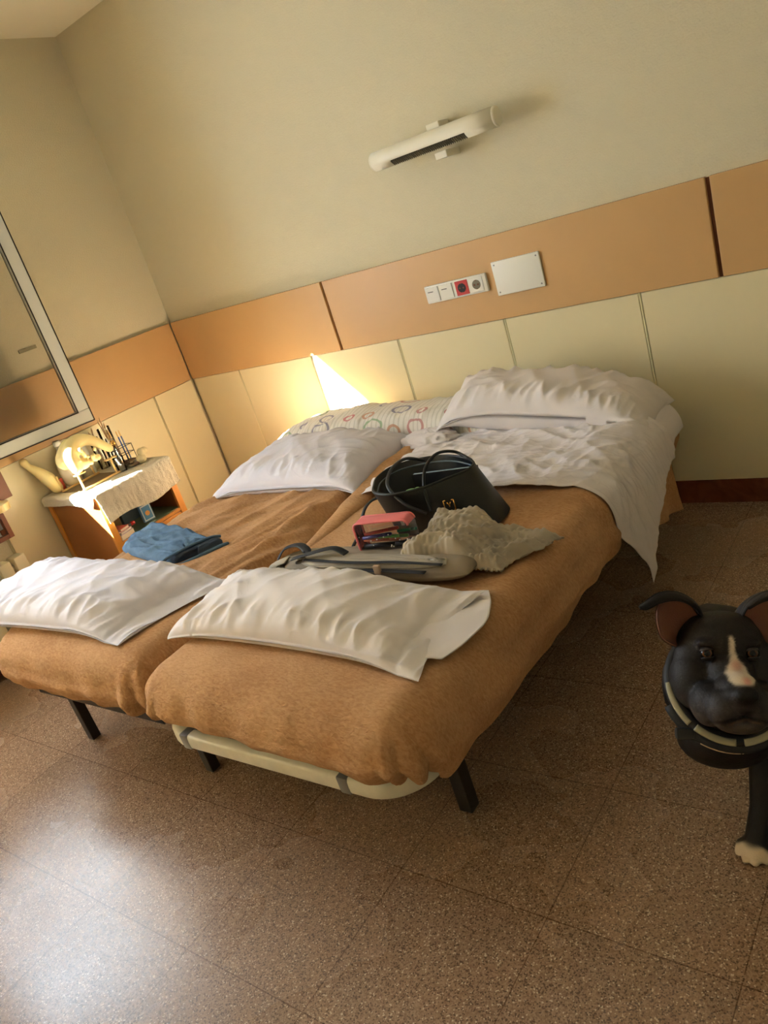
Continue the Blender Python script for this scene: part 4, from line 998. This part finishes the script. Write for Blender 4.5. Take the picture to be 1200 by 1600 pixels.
# ------------------------------------------------------------------ black tote bag
tote = thing('tote_bag', 'black leather tote bag standing open with thin handles on the right bed', 'bag', (2.46, -1.17, TOP+0.014))
rim = [(2.254, -1.245), (2.300, -1.305), (2.383, -1.325), (2.473, -1.284), (2.526, -1.220), (2.572, -1.150), (2.540, -1.085), (2.418, -1.030), (2.303, -1.045), (2.230, -1.100), (2.223, -1.180)]
base = [(2.315, -1.262), (2.345, -1.285), (2.43, -1.270), (2.52, -1.245), (2.61, -1.215), (2.655, -1.195), (2.630, -1.090), (2.52, -1.06), (2.42, -1.075), (2.33, -1.10), (2.305, -1.18)]
def loopat(t, off=0.0, n_=8):
    pts = [Vector((a_[0]*(1-t)+b_[0]*t-2.46, a_[1]*(1-t)+b_[1]*t+1.17, 0)) for a_, b_ in zip(base, rim)]
    sp = smooth_path(pts, n_, closed=True); c = sum(sp, Vector())/len(sp)
    return [p - (p-c).normalized()*off for p in sp]
H_ = 0.70-(TOP+0.014)
rows = [[p+Vector((0, 0, z)) for p in loopat(t)] for t, z in [(k/10, 0.003+H_*k/10) for k in range(11)]]
rows += [[p+Vector((0, 0, z)) for p in loopat(t, 0.006)] for t, z in [(k/10, 0.008+H_*k/10) for k in range(10, -1, -1)]]
q = MB(); n = len(rows[0])
q.add([p for r in rows for p in r], [(i*n+k, i*n+(k+1) % n, (i+1)*n+(k+1) % n, (i+1)*n+k) for i in range(len(rows)-1) for k in range(n)] + [tuple(reversed(range(n))), tuple((len(rows)-1)*n+k for k in range(n))])
q.build('bag_body', M['leather'], tote, auto=60)
MB().tube([p+Vector((0, 0, H_+0.004)) for p in loopat(1.0, 0.003)], 0.0042, 8, closed=True).build('rim_binding', M['leather'], tote, smooth=True)
MB().tube([p+Vector((0, 0, H_-0.012)) for p in loopat(0.95, 0.010)], 0.003, 8, closed=True).build('inner_seam', mat('blue_grey_piping', rgb(92, 104, 116), 0.5), tote, smooth=True)
def W_(x, y, z): return (x-2.46, y+1.17, z-(TOP+0.014))
hm = mat('handle_leather', rgb(52, 54, 58), 0.4)
MB().tube(smooth_path([W_(2.475, -1.300, 0.628), W_(2.425, -1.322, 0.67), W_(2.36, -1.30, 0.722), W_(2.33, -1.22, 0.748), W_(2.315, -1.12, 0.738), W_(2.33, -1.052, 0.700)], 10), 0.0052, 10).build('handle', hm, tote, smooth=True)
MB().tube(smooth_path([W_(2.49, -1.295, 0.632), W_(2.475, -1.275, 0.70), W_(2.46, -1.22, 0.745), W_(2.45, -1.13, 0.752), W_(2.46, -1.05, 0.722), W_(2.53, -1.075, 0.700)], 10), [0.005]*51, 10).build('handle', M['leather'], tote, smooth=True)
MB().tube(smooth_path([W_(2.33, -1.24, 0.655), W_(2.27, -1.27, 0.668), W_(2.245, -1.31, 0.65), W_(2.25, -1.37, 0.60), W_(2.262, -1.435, 0.578), W_(2.33, -1.475, 0.588), W_(2.42, -1.46, 0.60), W_(2.50, -1.42, 0.61)], 10), 0.007, 8, up=(0, 0, 1), flat=0.5).build('side_strap', M['leather'], tote, smooth=True)
# golden mark: two brackets around an m-like figure
lg = MB(); cx_, cy_, cz_ = 2.545, -1.262, 0.640
ex = Vector((0.93, 0.32, 0)).normalized(); ez = Vector((0.05, -0.08, 1)).normalized()
def bar(a0, b0, a1, b1, r=0.0016):
    p0 = Vector((cx_, cy_, cz_)) + ex*a0 + ez*b0; p1 = Vector((cx_, cy_, cz_)) + ex*a1 + ez*b1
    lg.tube([W_(*p0), W_(*p1)], r, 6)
for s_ in (-1, 1):
    bar(0.016*s_, -0.017, 0.016*s_, 0.017, 0.002); bar(0.016*s_, 0.017, 0.009*s_, 0.017, 0.002); bar(0.016*s_, -0.017, 0.012*s_, -0.017, 0.002)
bar(-0.006, 0.010, 0, 0.0, 0.002); bar(0.006, 0.010, 0, 0.0, 0.002); bar(0, 0.0, 0, -0.005, 0.002)
for v in range(len(lg.v)): pass
lgo = lg.build('gold_mark', M['gold'], tote, smooth=True)
lgo.location = (0.0, -0.010, 0.0)
# things in the bag
nb = thing('notebook', 'notebook with pale blue-grey edge standing inside the tote bag', 'notebook', (2.435, -1.10, TOP+0.024), rotz=0.16)
MB().box((0, 0, 0.066), (0.225, 0.012, 0.132), 0.001).build('pages', mat('bluegrey_paper', rgb(150, 168, 184), 0.6), nb)
q = MB(); q.box((0, -0.0075, 0.066), (0.23, 0.002, 0.134)); q.box((0, 0.0075, 0.066), (0.23, 0.002, 0.134)); q.build('cover', M['lining'], nb)
gp = blob('pouch', [('s', (0, 0, 0), (0.036, 0.022, 0.02)), ('s', (0.022, 0.004, 0.008), (0.016, 0.014, 0.016))], mat('light_green_cloth', rgb(150, 196, 128), 0.7), None, 0.003, 2)
gp.location = (2.375, -1.215, 0.652); tag(gp, 'light green pouch lying inside the tote bag near its rim', 'pouch')
mbx = thing('cosmetic_case', 'black case filling the bottom of the tote bag under the green pouch', 'case', (2.39, -1.20, TOP+0.024), rotz=-0.2)
MB().box((0, 0, 0.048), (0.12, 0.055, 0.096), 0.008).build('body', M['lining'], mbx, auto=40)
MB().box((0, 0, 0.098), (0.10, 0.006, 0.004), 0.001).build('zip', M['grey_metal'], mbx)

# ------------------------------------------------------------------ clear pencil case
pc = thing('pencil_case', 'clear pencil case with pink binding full of pens, standing on the backpack', 'pencil case', (2.432, -1.455, 0.596), rotz=0.16)
def rr2(x0, x1, z0, z1, r, y, n_=5):
    pts = []
    for cx, cz, a0 in ((x1-r, z1-r, 0), (x0+r, z1-r, PI/2), (x0+r, z0+r, PI), (x1-r, z0+r, 1.5*PI)):
        for k in range(n_+1):
            a_ = a0 + PI/2*k/n_; pts.append(Vector((cx + r*math.cos(a_), y, cz + r*math.sin(a_))))
    return pts
f_ = rr2(-0.088, 0.094, 0.0, 0.096, 0.018, -0.024); g_ = rr2(-0.088, 0.094, 0.0, 0.096, 0.018, 0.024)
q = MB(); n = len(f_)
q.add(f_+g_, [tuple(range(n)), tuple(reversed(range(n, 2*n)))] + [(i, n+i, n+(i+1) % n, (i+1) % n) for i in range(n)])
q.build('vinyl', M['clear'], pc)
for k_, l_ in enumerate((f_, g_)):
    MB().tube(l_[:16], 0.0035, 8).build('binding', M['pink'], pc, smooth=True)
q = MB(); q.tube([Vector((p.x, 0, p.z+0.001)) for p in f_[:14]], 0.022, 8, up=(0, 0, 1), flat=0.1)
o = q.build('zip_band', M['pink'], pc, smooth=True); 
for v in o.data.vertices: pass
MB().box((0.075, -0.016, 0.084), (0.010, 0.003, 0.018), 0.001).build('zip_pull', M['white_pl'], pc)
hq = MB()
rr = random.Random(3)
for k in range(12):
    x, z = rr.uniform(-0.08, 0.08), rr.uniform(0.012, 0.06)
    hq.lathe([(0, 0), (0.0022, 0), (0.0022, 0.0004), (0, 0.0004)], (x, -0.0246, z), 8, Matrix.Rotation(PI/2, 3, 'X'))
hq.build('white_dots', M['white_pl'], pc)
def flatpen(x, y, z, rz, ry, col, label, L_=0.12, r=0.0052):
    y -= 0.026; z += 0.012; x += 0.006
    p_ = thing('felt_pen', label, 'pen', (x, y, z)); p_.rotation_euler = (0, ry, rz)
    MB().tube([(-L_/2, 0, 0), (L_*0.22, 0, 0)], r, 10).build('barrel', mat('felt_barrel', col, 0.35), p_, smooth=True)
    MB().tube([(L_*0.22, 0, 0), (L_/2-0.004, 0, 0), (L_/2, 0, 0)], [r*1.12, r*1.05, r*0.6], 10).build('cap', mat('felt_cap', tuple(list(np.array(col[:3])*0.7)+[1]), 0.3), p_, smooth=True)
flatpen(2.415, -1.432, 0.640, 0.16, -0.12, rgb(206, 62, 44), 'red felt pen topmost in the clear pencil case')
flatpen(2.400, -1.440, 0.628, 0.16, -0.08, rgb(74, 66, 150), 'purple felt pen under the red one in the clear pencil case', 0.10)
flatpen(2.450, -1.428, 0.622, 0.16, 0.02, rgb(96, 180, 84), 'light green felt pen in the middle of the clear pencil case', 0.10)
flatpen(2.410, -1.436, 0.614, 0.16, 0.03, rgb(222, 104, 60), 'orange felt pen near the bottom of the clear pencil case', 0.12)
flatpen(2.425, -1.440, 0.600, 0.16, -0.02, rgb(56, 58, 62), 'thick dark grey felt pen lowest in the clear pencil case', 0.15, 0.0075)
flatpen(2.490, -1.408, 0.632, 0.30, 0.0, rgb(30, 140, 96), 'dark green felt pen at the right end of the clear pencil case', 0.06)

# ------------------------------------------------------------------ the dog
ED = Vector(( (1142-600)/FPX, (1021-800)/FPX, 1.0))
ray = (r_*ED.x - u_*ED.y - b_*ED.z); rayn = ray.normalized()
E3 = CAM_LOC + ray*1.47
HZ = -rayn
HX = (r_ - HZ*r_.dot(HZ)).normalized(); HY = HZ.cross(HX)
YAW = math.radians(15); PIT = math.radians(4)
fz = (HZ*math.cos(YAW) + HX*math.sin(YAW)).normalized(); fx = HY.cross(fz).normalized(); fy = fz.cross(fx)
def hp(x, y, z): return E3 + fx*x + fy*y + fz*z
HM = Matrix((fx, fy, fz)).transposed()
def hs(x, y, z, rx, ry, rz): return ('s', hp(x, y, z), (rx, ry, rz), HM)
B = []
B += [hs(0, 0.020, -0.075, 0.082, 0.064, 0.078), hs(0, 0.052, -0.066, 0.066, 0.032, 0.055), hs(0, -0.01, -0.055, 0.094, 0.066, 0.050),
      hs(0.030, 0.030, -0.036, 0.034, 0.036, 0.026), hs(-0.030, 0.030, -0.036, 0.034, 0.036, 0.026),
      hs(0.058, -0.050, -0.055, 0.046, 0.064, 0.050), hs(-0.058, -0.050, -0.055, 0.046, 0.064, 0.050),
      hs(0, -0.040, -0.018, 0.046, 0.042, 0.042), hs(0, -0.066, 0.020, 0.040, 0.034, 0.050),
      hs(0, -0.080, 0.050, 0.038, 0.028, 0.030),
      hs(0.030, -0.098, 0.034, 0.030, 0.036, 0.036), hs(-0.030, -0.098, 0.034, 0.030, 0.036, 0.036),
      hs(0, -0.128, 0.022, 0.042, 0.018, 0.042), hs(0.044, -0.092, -0.008, 0.034, 0.044, 0.045), hs(-0.044, -0.092, -0.008, 0.034, 0.044, 0.045),
      hs(0.036, 0.019, -0.012, 0.024, 0.011, 0.014), hs(-0.036, 0.019, -0.012, 0.024, 0.011, 0.014),
      hs(0.020, -0.170, -0.165, 0.095, 0.062, 0.085), hs(0.01, -0.12, -0.14, 0.092, 0.08, 0.08)]
nose = [hs(0, -0.072, 0.078, 0.022, 0.016, 0.013), hs(0.010, -0.075, 0.081, 0.011, 0.011, 0.010), hs(-0.010, -0.075, 0.081, 0.011, 0.011, 0.010)]
B += nose
neck0 = hp(0, -0.02, -0.10)
SH = Vector((3.50, -1.53, 0.37)); CH = Vector((3.475, -1.635, 0.325)); RU = Vector((3.90, -1.02, 0.37))
B += [('c', [neck0, hp(0.0, -0.07, -0.16), SH], [0.080, 0.095, 0.115]), ('c', [neck0, hp(0.004, 0.040, -0.175), SH], [0.070, 0.066, 0.09])]
B += [('s', CH, (0.095, 0.10, 0.095)), ('s', SH, (0.125, 0.13, 0.125)), ('c', [SH, SH.lerp(RU, 0.35)-Vector((0, 0, 0.015)), SH.lerp(RU, 0.7), RU], [0.125, 0.135, 0.11, 0.105])]
ax = (RU-SH).normalized(); ax.z = 0; ax.normalize(); side = Vector((ax.y, -ax.x, 0))
# front legs
def fleg(sh, el, wr, pw, d):
    out = [('c', [sh, el, el.lerp(wr, 0.5), wr], [0.055, 0.040, 0.029, 0.025]), ('c', [wr, pw+Vector((0, 0, 0.030))], [0.025, 0.024])]
    out += [('s', pw + d*0.010 + Vector((0, 0, 0.022)), (0.033, 0.033, 0.021))]
    sd = Vector((d.y, -d.x, 0))
    for k, (o_, f_) in enumerate(((-0.029, 0.030), (-0.010, 0.044), (0.010, 0.044), (0.029, 0.030))):
        c = pw + d*f_ + sd*o_; out.append(('c', [c - d*0.018 + Vector((0, 0, 0.022)), c + Vector((0, 0, 0.0125))], [0.0105, 0.0098]))
    return out
fd = Vector((-0.10, -0.99, 0)).normalized()
PWL = Vector((3.412, -1.715, 0.002)); PWR = Vector((3.615, -1.735, 0.002))
B += fleg(Vector((3.425, -1.60, 0.30)), Vector((3.425, -1.590, 0.215)), Vector((3.420, -1.665, 0.085)), PWL, fd)
B += fleg(Vector((3.585, -1.62, 0.30)), Vector((3.610, -1.600, 0.215)), Vector((3.612, -1.68, 0.085)), PWR, fd)
def hleg(hip, kn, hk, pw, d):
    out = [('c', [hip, kn], [0.085, 0.055]), ('c', [kn, hk], [0.045, 0.024]), ('c', [hk, pw+Vector((0, 0, 0.028))], [0.022, 0.021])]
    out += [('s', pw + d*0.012 + Vector((0, 0, 0.019)), (0.032, 0.032, 0.018))]
    sd = Vector((d.y, -d.x, 0))
    for o_, f_ in ((-0.024, 0.026), (-0.008, 0.036), (0.008, 0.036), (0.024, 0.026)):
        c = pw + d*f_ + sd*o_; out.append(('c', [c - d*0.016 + Vector((0, 0, 0.020)), c + Vector((0, 0, 0.0125))], [0.012, 0.0105]))
    return out
hd = -ax
for s_ in (-1, 1):
    hip = RU + side*0.055*s_ + Vector((0, 0, -0.03)); kn = hip + hd*0.09 + Vector((0, 0, -0.14)); hk = kn - hd*0.15 + Vector((0, 0, -0.075)); 
    hk.z = 0.125; pw = hk + hd*0.03; pw.z = 0.002
    B += hleg(hip, kn, hk, pw, hd)
B += [('c', [RU - hd*0.07 + Vector((0, 0, 0.04)), RU - hd*0.17 + Vector((0, 0, -0.04)), RU - hd*0.22 + Vector((0, 0, -0.16)), RU - hd*0.27 + Vector((0, 0, -0.22))], [0.028, 0.018, 0.012, 0.006])]
dme = blob('dog', B, None, None, 0.0045, 3)

# ears as thin shells, joined into the same body mesh
def ear(sgn):
    L = lambda x, y, z: np.array(hp(sgn*x, y, z))
    rimp = [(0.084, 0.012, -0.056), (0.114, 0.028, -0.042), (0.126, 0.062, -0.030), (0.120, 0.094, -0.030), (0.094, 0.110, -0.036), (0.064, 0.102, -0.044), (0.042, 0.076, -0.052)]
    rp = smooth_path([Vector(p) for p in rimp], 5); basep = Vector((0.068, 0.040, -0.085)); rows = []
    for p in rp:
        row = []
        for k in range(9):
            t = k/8; q_ = p.lerp(basep, t) ; q_.z -= 0.020*math.sin(PI*t)
            row.append(L(q_.x, q_.y, q_.z))
        rows.append(row)
    cup = np.array(rows)
    # folded tip: strip from the top of the rim outwards
    fp = smooth_path([Vector(p) for p in ((0.036, 0.070, -0.050), (0.052, 0.100, -0.038), (0.084, 0.118, -0.028), (0.120, 0.116, -0.020), (0.148, 0.098, -0.014), (0.160, 0.088, -0.012))], 5)
    wv_ = np.interp(np.linspace(0, 1, len(fp)), [0, 0.25, 0.6, 0.85, 1], [0.016, 0.030, 0.034, 0.018, 0.003])
    rows = []
    for i, p in enumerate(fp):
        row = []
        for k in range(7):
            t = k/6; row.append(L(p.x - 0.10*wv_[i]*t, p.y - wv_[i]*0.55*t*(1 if i > 4 else 0.6), p.z + 0.012*math.sin(PI*t*0.8) - 0.016*t*0))
        rows.append(row)
    # back of the tip going behind the rim
    fl = np.array(rows)
    rows = []
    for i, p in enumerate(fp):
        rows.append([L(p.x - 0.012*t_, p.y + 0.006*math.sin(PI*t_) - 0.5*wv_[i]*t_, p.z - 0.030*t_) for t_ in np.linspace(0, 1, 6)])
    return [cup, fl, np.array(rows)]
def shell(bm_v, bm_f, cols, G, th, ci, co):
    nu, nv = G.shape[:2]; dU = np.gradient(G, axis=0); dV = np.gradient(G, axis=1); N_ = np.cross(dU, dV); N_ /= np.linalg.norm(N_, axis=2, keepdims=True)+1e-9
    # orient towards the viewer side of the head
    if (N_.reshape(-1, 3).mean(0) @ np.array(fz)) < 0: N_ = -N_
    n0 = len(bm_v); A_ = G + N_*th/2; C_ = G - N_*th/2
    bm_v += [tuple(x) for x in A_.reshape(-1, 3)] + [tuple(x) for x in C_.reshape(-1, 3)]
    cols += [ci]*(nu*nv) + [co]*(nu*nv); n = nu*nv; id_ = lambda i, j: i*nv+j
    for i in range(nu-1):
        for j in range(nv-1):
            f = [id_(i, j), id_(i+1, j), id_(i+1, j+1), id_(i, j+1)]
            bm_f.append(tuple(n0+k for k in f)); bm_f.append(tuple(n0+n+k for k in reversed(f)))
    lp_ = [id_(i, 0) for i in range(nu)] + [id_(nu-1, j) for j in range(1, nv)] + [id_(i, nv-1) for i in range(nu-2, -1, -1)] + [id_(0, j) for j in range(nv-2, 0, -1)]
    for k in range(len(lp_)):
        a_, b2 = lp_[k], lp_[(k+1) % len(lp_)]; bm_f.append((n0+a_, n0+b2, n0+n+b2, n0+n+a_))
nV = len(dme.vertices); co = np.zeros(nV*3); dme.vertices.foreach_get('co', co); co = co.reshape(-1, 3)
V_ = [tuple(x) for x in co]; F_ = [tuple(p.vertices) for p in dme.polygons]
# head-local coordinates of every vertex for the coat colours
rel = co - np.array(E3); hx = rel @ np.array(fx); hy = rel @ np.array(fy); hz = rel @ np.array(fz)
coat = np.array(rgb(24, 20, 19)[:3]); C3 = np.tile(coat, (nV, 1))
def paint(mask, col):
    global C3
    mask = np.clip(mask, 0, 1)[:, None]; C3 = C3*(1-mask) + np.array(col[:3])*mask
nz_ = n2(hx*60, hy*60, 3)*0.4 + n2(hx*160, hy*160, 4)*0.3
front = sstep(-0.06, -0.03, hz)
paint(0.45*sstep(-0.06, -0.11, hy)*front*sstep(-0.2, 0.5, nz_+0.3), rgb(84, 74, 72))       # greying muzzle
bw = np.interp(-hy, [-0.035, -0.01, 0.012, 0.030, 0.046, 0.058], [0.001, 0.0035, 0.007, 0.017, 0.023, 0.016])
blz = sstep(bw+0.004, bw-0.002, np.abs(hx-0.002+0.010*nz_))*sstep(-0.060, -0.052, hy)*sstep(0.036, 0.028, hy)*front
paint(blz, rgb(206, 190, 170))
paint(0.6*blz*sstep(0.017, 0.004, np.sqrt((hx-0.004)**2+(hy+0.022)**2)), rgb(176, 110, 96))
paint(0.8*blz*sstep(0.012, 0.003, np.sqrt((hx-0.008)**2+(hy+0.050)**2)), rgb(206, 140, 128))
paint(sstep(0.022, 0.018, np.sqrt((hx)**2*0.8+((hy+0.074)*1.25)**2))*sstep(0.060, 0.066, hz), rgb(9, 8, 8))
for s_ in (-1, 1): paint(sstep(0.0055, 0.004, np.sqrt((hx-s_*0.009)**2+(hy+0.076)**2))*sstep(0.072, 0.078, hz), rgb(3, 3, 3))
# mouth line
paint(sstep(0.004, 0.0015, np.abs(hy+0.112+0.25*np.abs(hx)))*sstep(-0.02, 0.02, hz)*sstep(0.06, 0.05, np.abs(hx)), rgb(8, 6, 6))
paint(sstep(0.003, 0.001, np.abs(hy+0.117+0.25*np.abs(hx)))*sstep(0.0, 0.03, hz)*sstep(0.035, 0.02, np.abs(hx)), rgb(84, 62, 48))
# white toes
for pw in (PWL, PWR):
    dd = np.sqrt((co[:, 0]-pw.x)**2 + (co[:, 1]-pw.y)**2)
    al = (co[:, 0]-pw.x)*fd.x + (co[:, 1]-pw.y)*fd.y
    paint(sstep(0.016, 0.026, al)*sstep(0.045, 0.036, co[:, 2])*sstep(0.075, 0.065, dd), rgb(206, 186, 158))
    paint(sstep(0.049, 0.052, al)*sstep(0.014, 0.009, co[:, 2])*sstep(0.075, 0.065, dd), rgb(50, 34, 26))
cols = [tuple(c)+(1,) for c in C3]
for s_ in (-1, 1):
    cup, flp, bkp = ear(s_)
    shell(V_, F_, cols, cup, 0.004, rgb(146, 100, 84), rgb(24, 20, 19)); shell(V_, F_, cols, flp, 0.004, rgb(24, 20, 19), rgb(24, 20, 19)); shell(V_, F_, cols, bkp, 0.004, rgb(24, 20, 19), rgb(24, 20, 19))
dm = bpy.data.meshes.new('dog'); dm.from_pydata(V_, [], F_); dm.update()
ca_ = dm.color_attributes.new('coat', 'FLOAT_COLOR', 'POINT'); ca_.data.foreach_set('color', np.array(cols, float).ravel())
cm = bpy.data.materials.new('dog_coat'); cm.use_nodes = True; nt = cm.node_tree; p_ = nt.nodes['Principled BSDF']
at_ = nt.nodes.new('ShaderNodeVertexColor'); at_.layer_name = 'coat'; nt.links.new(at_.outputs[0], p_.inputs['Base Color'])
p_.inputs['Roughness'].default_value = 0.55; p_.inputs['Specular IOR Level'].default_value = 0.28
tc = nt.nodes.new('ShaderNodeTexCoord'); nn_ = nt.nodes.new('ShaderNodeTexNoise'); nn_.inputs['Scale'].default_value = 350; nt.links.new(tc.outputs['Object'], nn_.inputs['Vector'])
bb_ = nt.nodes.new('ShaderNodeBump'); bb_.inputs['Strength'].default_value = 0.35; bb_.inputs['Distance'].default_value = 0.003; nt.links.new(nn_.outputs[0], bb_.inputs['Height']); nt.links.new(bb_.outputs[0], p_.inputs['Normal'])
dog = obj('dog', dm, cm)
tag(dog, 'black dog with a white blaze and white toes standing beside the bed, wearing a harness', 'dog')
# eyes
iris = bpy.data.materials.new('dog_eye'); iris.use_nodes = True; nt = iris.node_tree; p_ = nt.nodes['Principled BSDF']; p_.inputs['Roughness'].default_value = 0.08; p_.inputs['Specular IOR Level'].default_value = 0.35
tc = nt.nodes.new('ShaderNodeTexCoord'); sx_ = nt.nodes.new('ShaderNodeSeparateXYZ'); nt.links.new(tc.outputs['Object'], sx_.inputs[0])
cr = nt.nodes.new('ShaderNodeValToRGB'); e = cr.color_ramp; e.interpolation = 'EASE'
e.elements[0].position = 0.0; e.elements[0].color = rgb(30, 22, 18); e.elements[1].position = 1.0; e.elements[1].color = rgb(4, 3, 3)
q_ = e.elements.new(0.68); q_.color = rgb(18, 12, 9); q_ = e.elements.new(0.74); q_.color = rgb(84, 50, 26); q_ = e.elements.new(0.86); q_.color = rgb(78, 46, 24); q_ = e.elements.new(0.89); q_.color = rgb(6, 4, 4)
ml_ = nt.nodes.new('ShaderNodeMath'); ml_.operation = 'MULTIPLY'; ml_.inputs[1].default_value = 1/0.0128; nt.links.new(sx_.outputs[2], ml_.inputs[0]); nt.links.new(ml_.outputs[0], cr.inputs[0]); nt.links.new(cr.outputs[0], p_.inputs['Base Color'])
for s_ in (-1, 1):
    bm = bmesh.new(); bmesh.ops.create_uvsphere(bm, u_segments=32, v_segments=24, radius=0.0125); me = bpy.data.meshes.new('eye'); bm.to_mesh(me); bm.free()
    o = obj('eye', me, iris, dog); look = (HZ*0.95 + fz*0.25).normalized()
    o.matrix_local = Matrix.Translation(hp(s_*0.041, 0.000, -0.0095)) @ look.to_track_quat('Z', 'Y').to_matrix().to_4x4()
    # lids
    q = MB(); R2 = 0.0138
    for sg, lo, hi in ((1, 0.42, 1.35), (-1, 0.50, 1.2)):
        G = []
        for a_ in np.linspace(-1.25, 1.25, 13):
            row = []
            for b2 in np.linspace(lo, hi, 5):
                row.append((R2*math.sin(a_)*math.cos(b2*sg*0.9), R2*math.sin(sg*b2), R2*math.cos(a_)*math.cos(b2*sg)))
            G.append(row)
        nn2 = 5
        q.add([p for r in G for p in r], [(i*5+j, (i+1)*5+j, (i+1)*5+j+1, i*5+j+1) for i in range(12) for j in range(4)])
    lid = q.build('eyelid', mat('lid_skin', rgb(40, 34, 32), 0.4), o, smooth=True); md = lid.modifiers.new('t', 'SOLIDIFY'); md.thickness = 0.0012
# harness: padded ring round neck and chest with reflective tapes
hr = thing('dog_harness', 'black harness with grey reflective tapes and a side buckle, worn by the dog', 'harness', tuple(CH))
def ringpt(a_, rx=0.103, ry=0.100, dz=0.0, grow=0.0):
    return hp(0.004 + (rx+grow)*math.cos(a_), -0.060 + (ry+grow)*math.sin(a_), -0.070 + dz - 0.045*math.sin(a_)) - CH
q = MB().tube([ringpt(a_) for a_ in np.linspace(0, 2*PI, 72, endpoint=False)], 0.013, 12, closed=True)
q.build('neck_ring', M['harness'], hr, smooth=True)
def tape(a0, a1, m, grow=0.010, dz=0.010, wd=0.007, name='reflective_tape'):
    MB().tube([ringpt(a_, grow=grow, dz=dz) for a_ in np.linspace(a0, a1, 24)], wd, 8, up=tuple(HZ), flat=0.35).build(name, m, hr, smooth=True)
rad_ = math.radians
tape(rad_(178), rad_(222), M['reflect'], 0.006, 0.012, 0.006); tape(rad_(228), rad_(268), M['reflect'], 0.004, 0.013, 0.007); tape(rad_(276), rad_(320), M['reflect'], 0.004, 0.013, 0.007)
tape(rad_(240), rad_(275), M['beige'], 0.020, 0.002, 0.006, 'beige_strap')
tape(rad_(200), rad_(340), M['harness'], 0.016, 0.002, 0.010, 'chest_strap')
c = ringpt(rad_(226), grow=0.026, dz=0.0)
MB().box(c, (0.034, 0.022, 0.024), 0.007, HM).build('buckle', M['harness'], hr, auto=50)
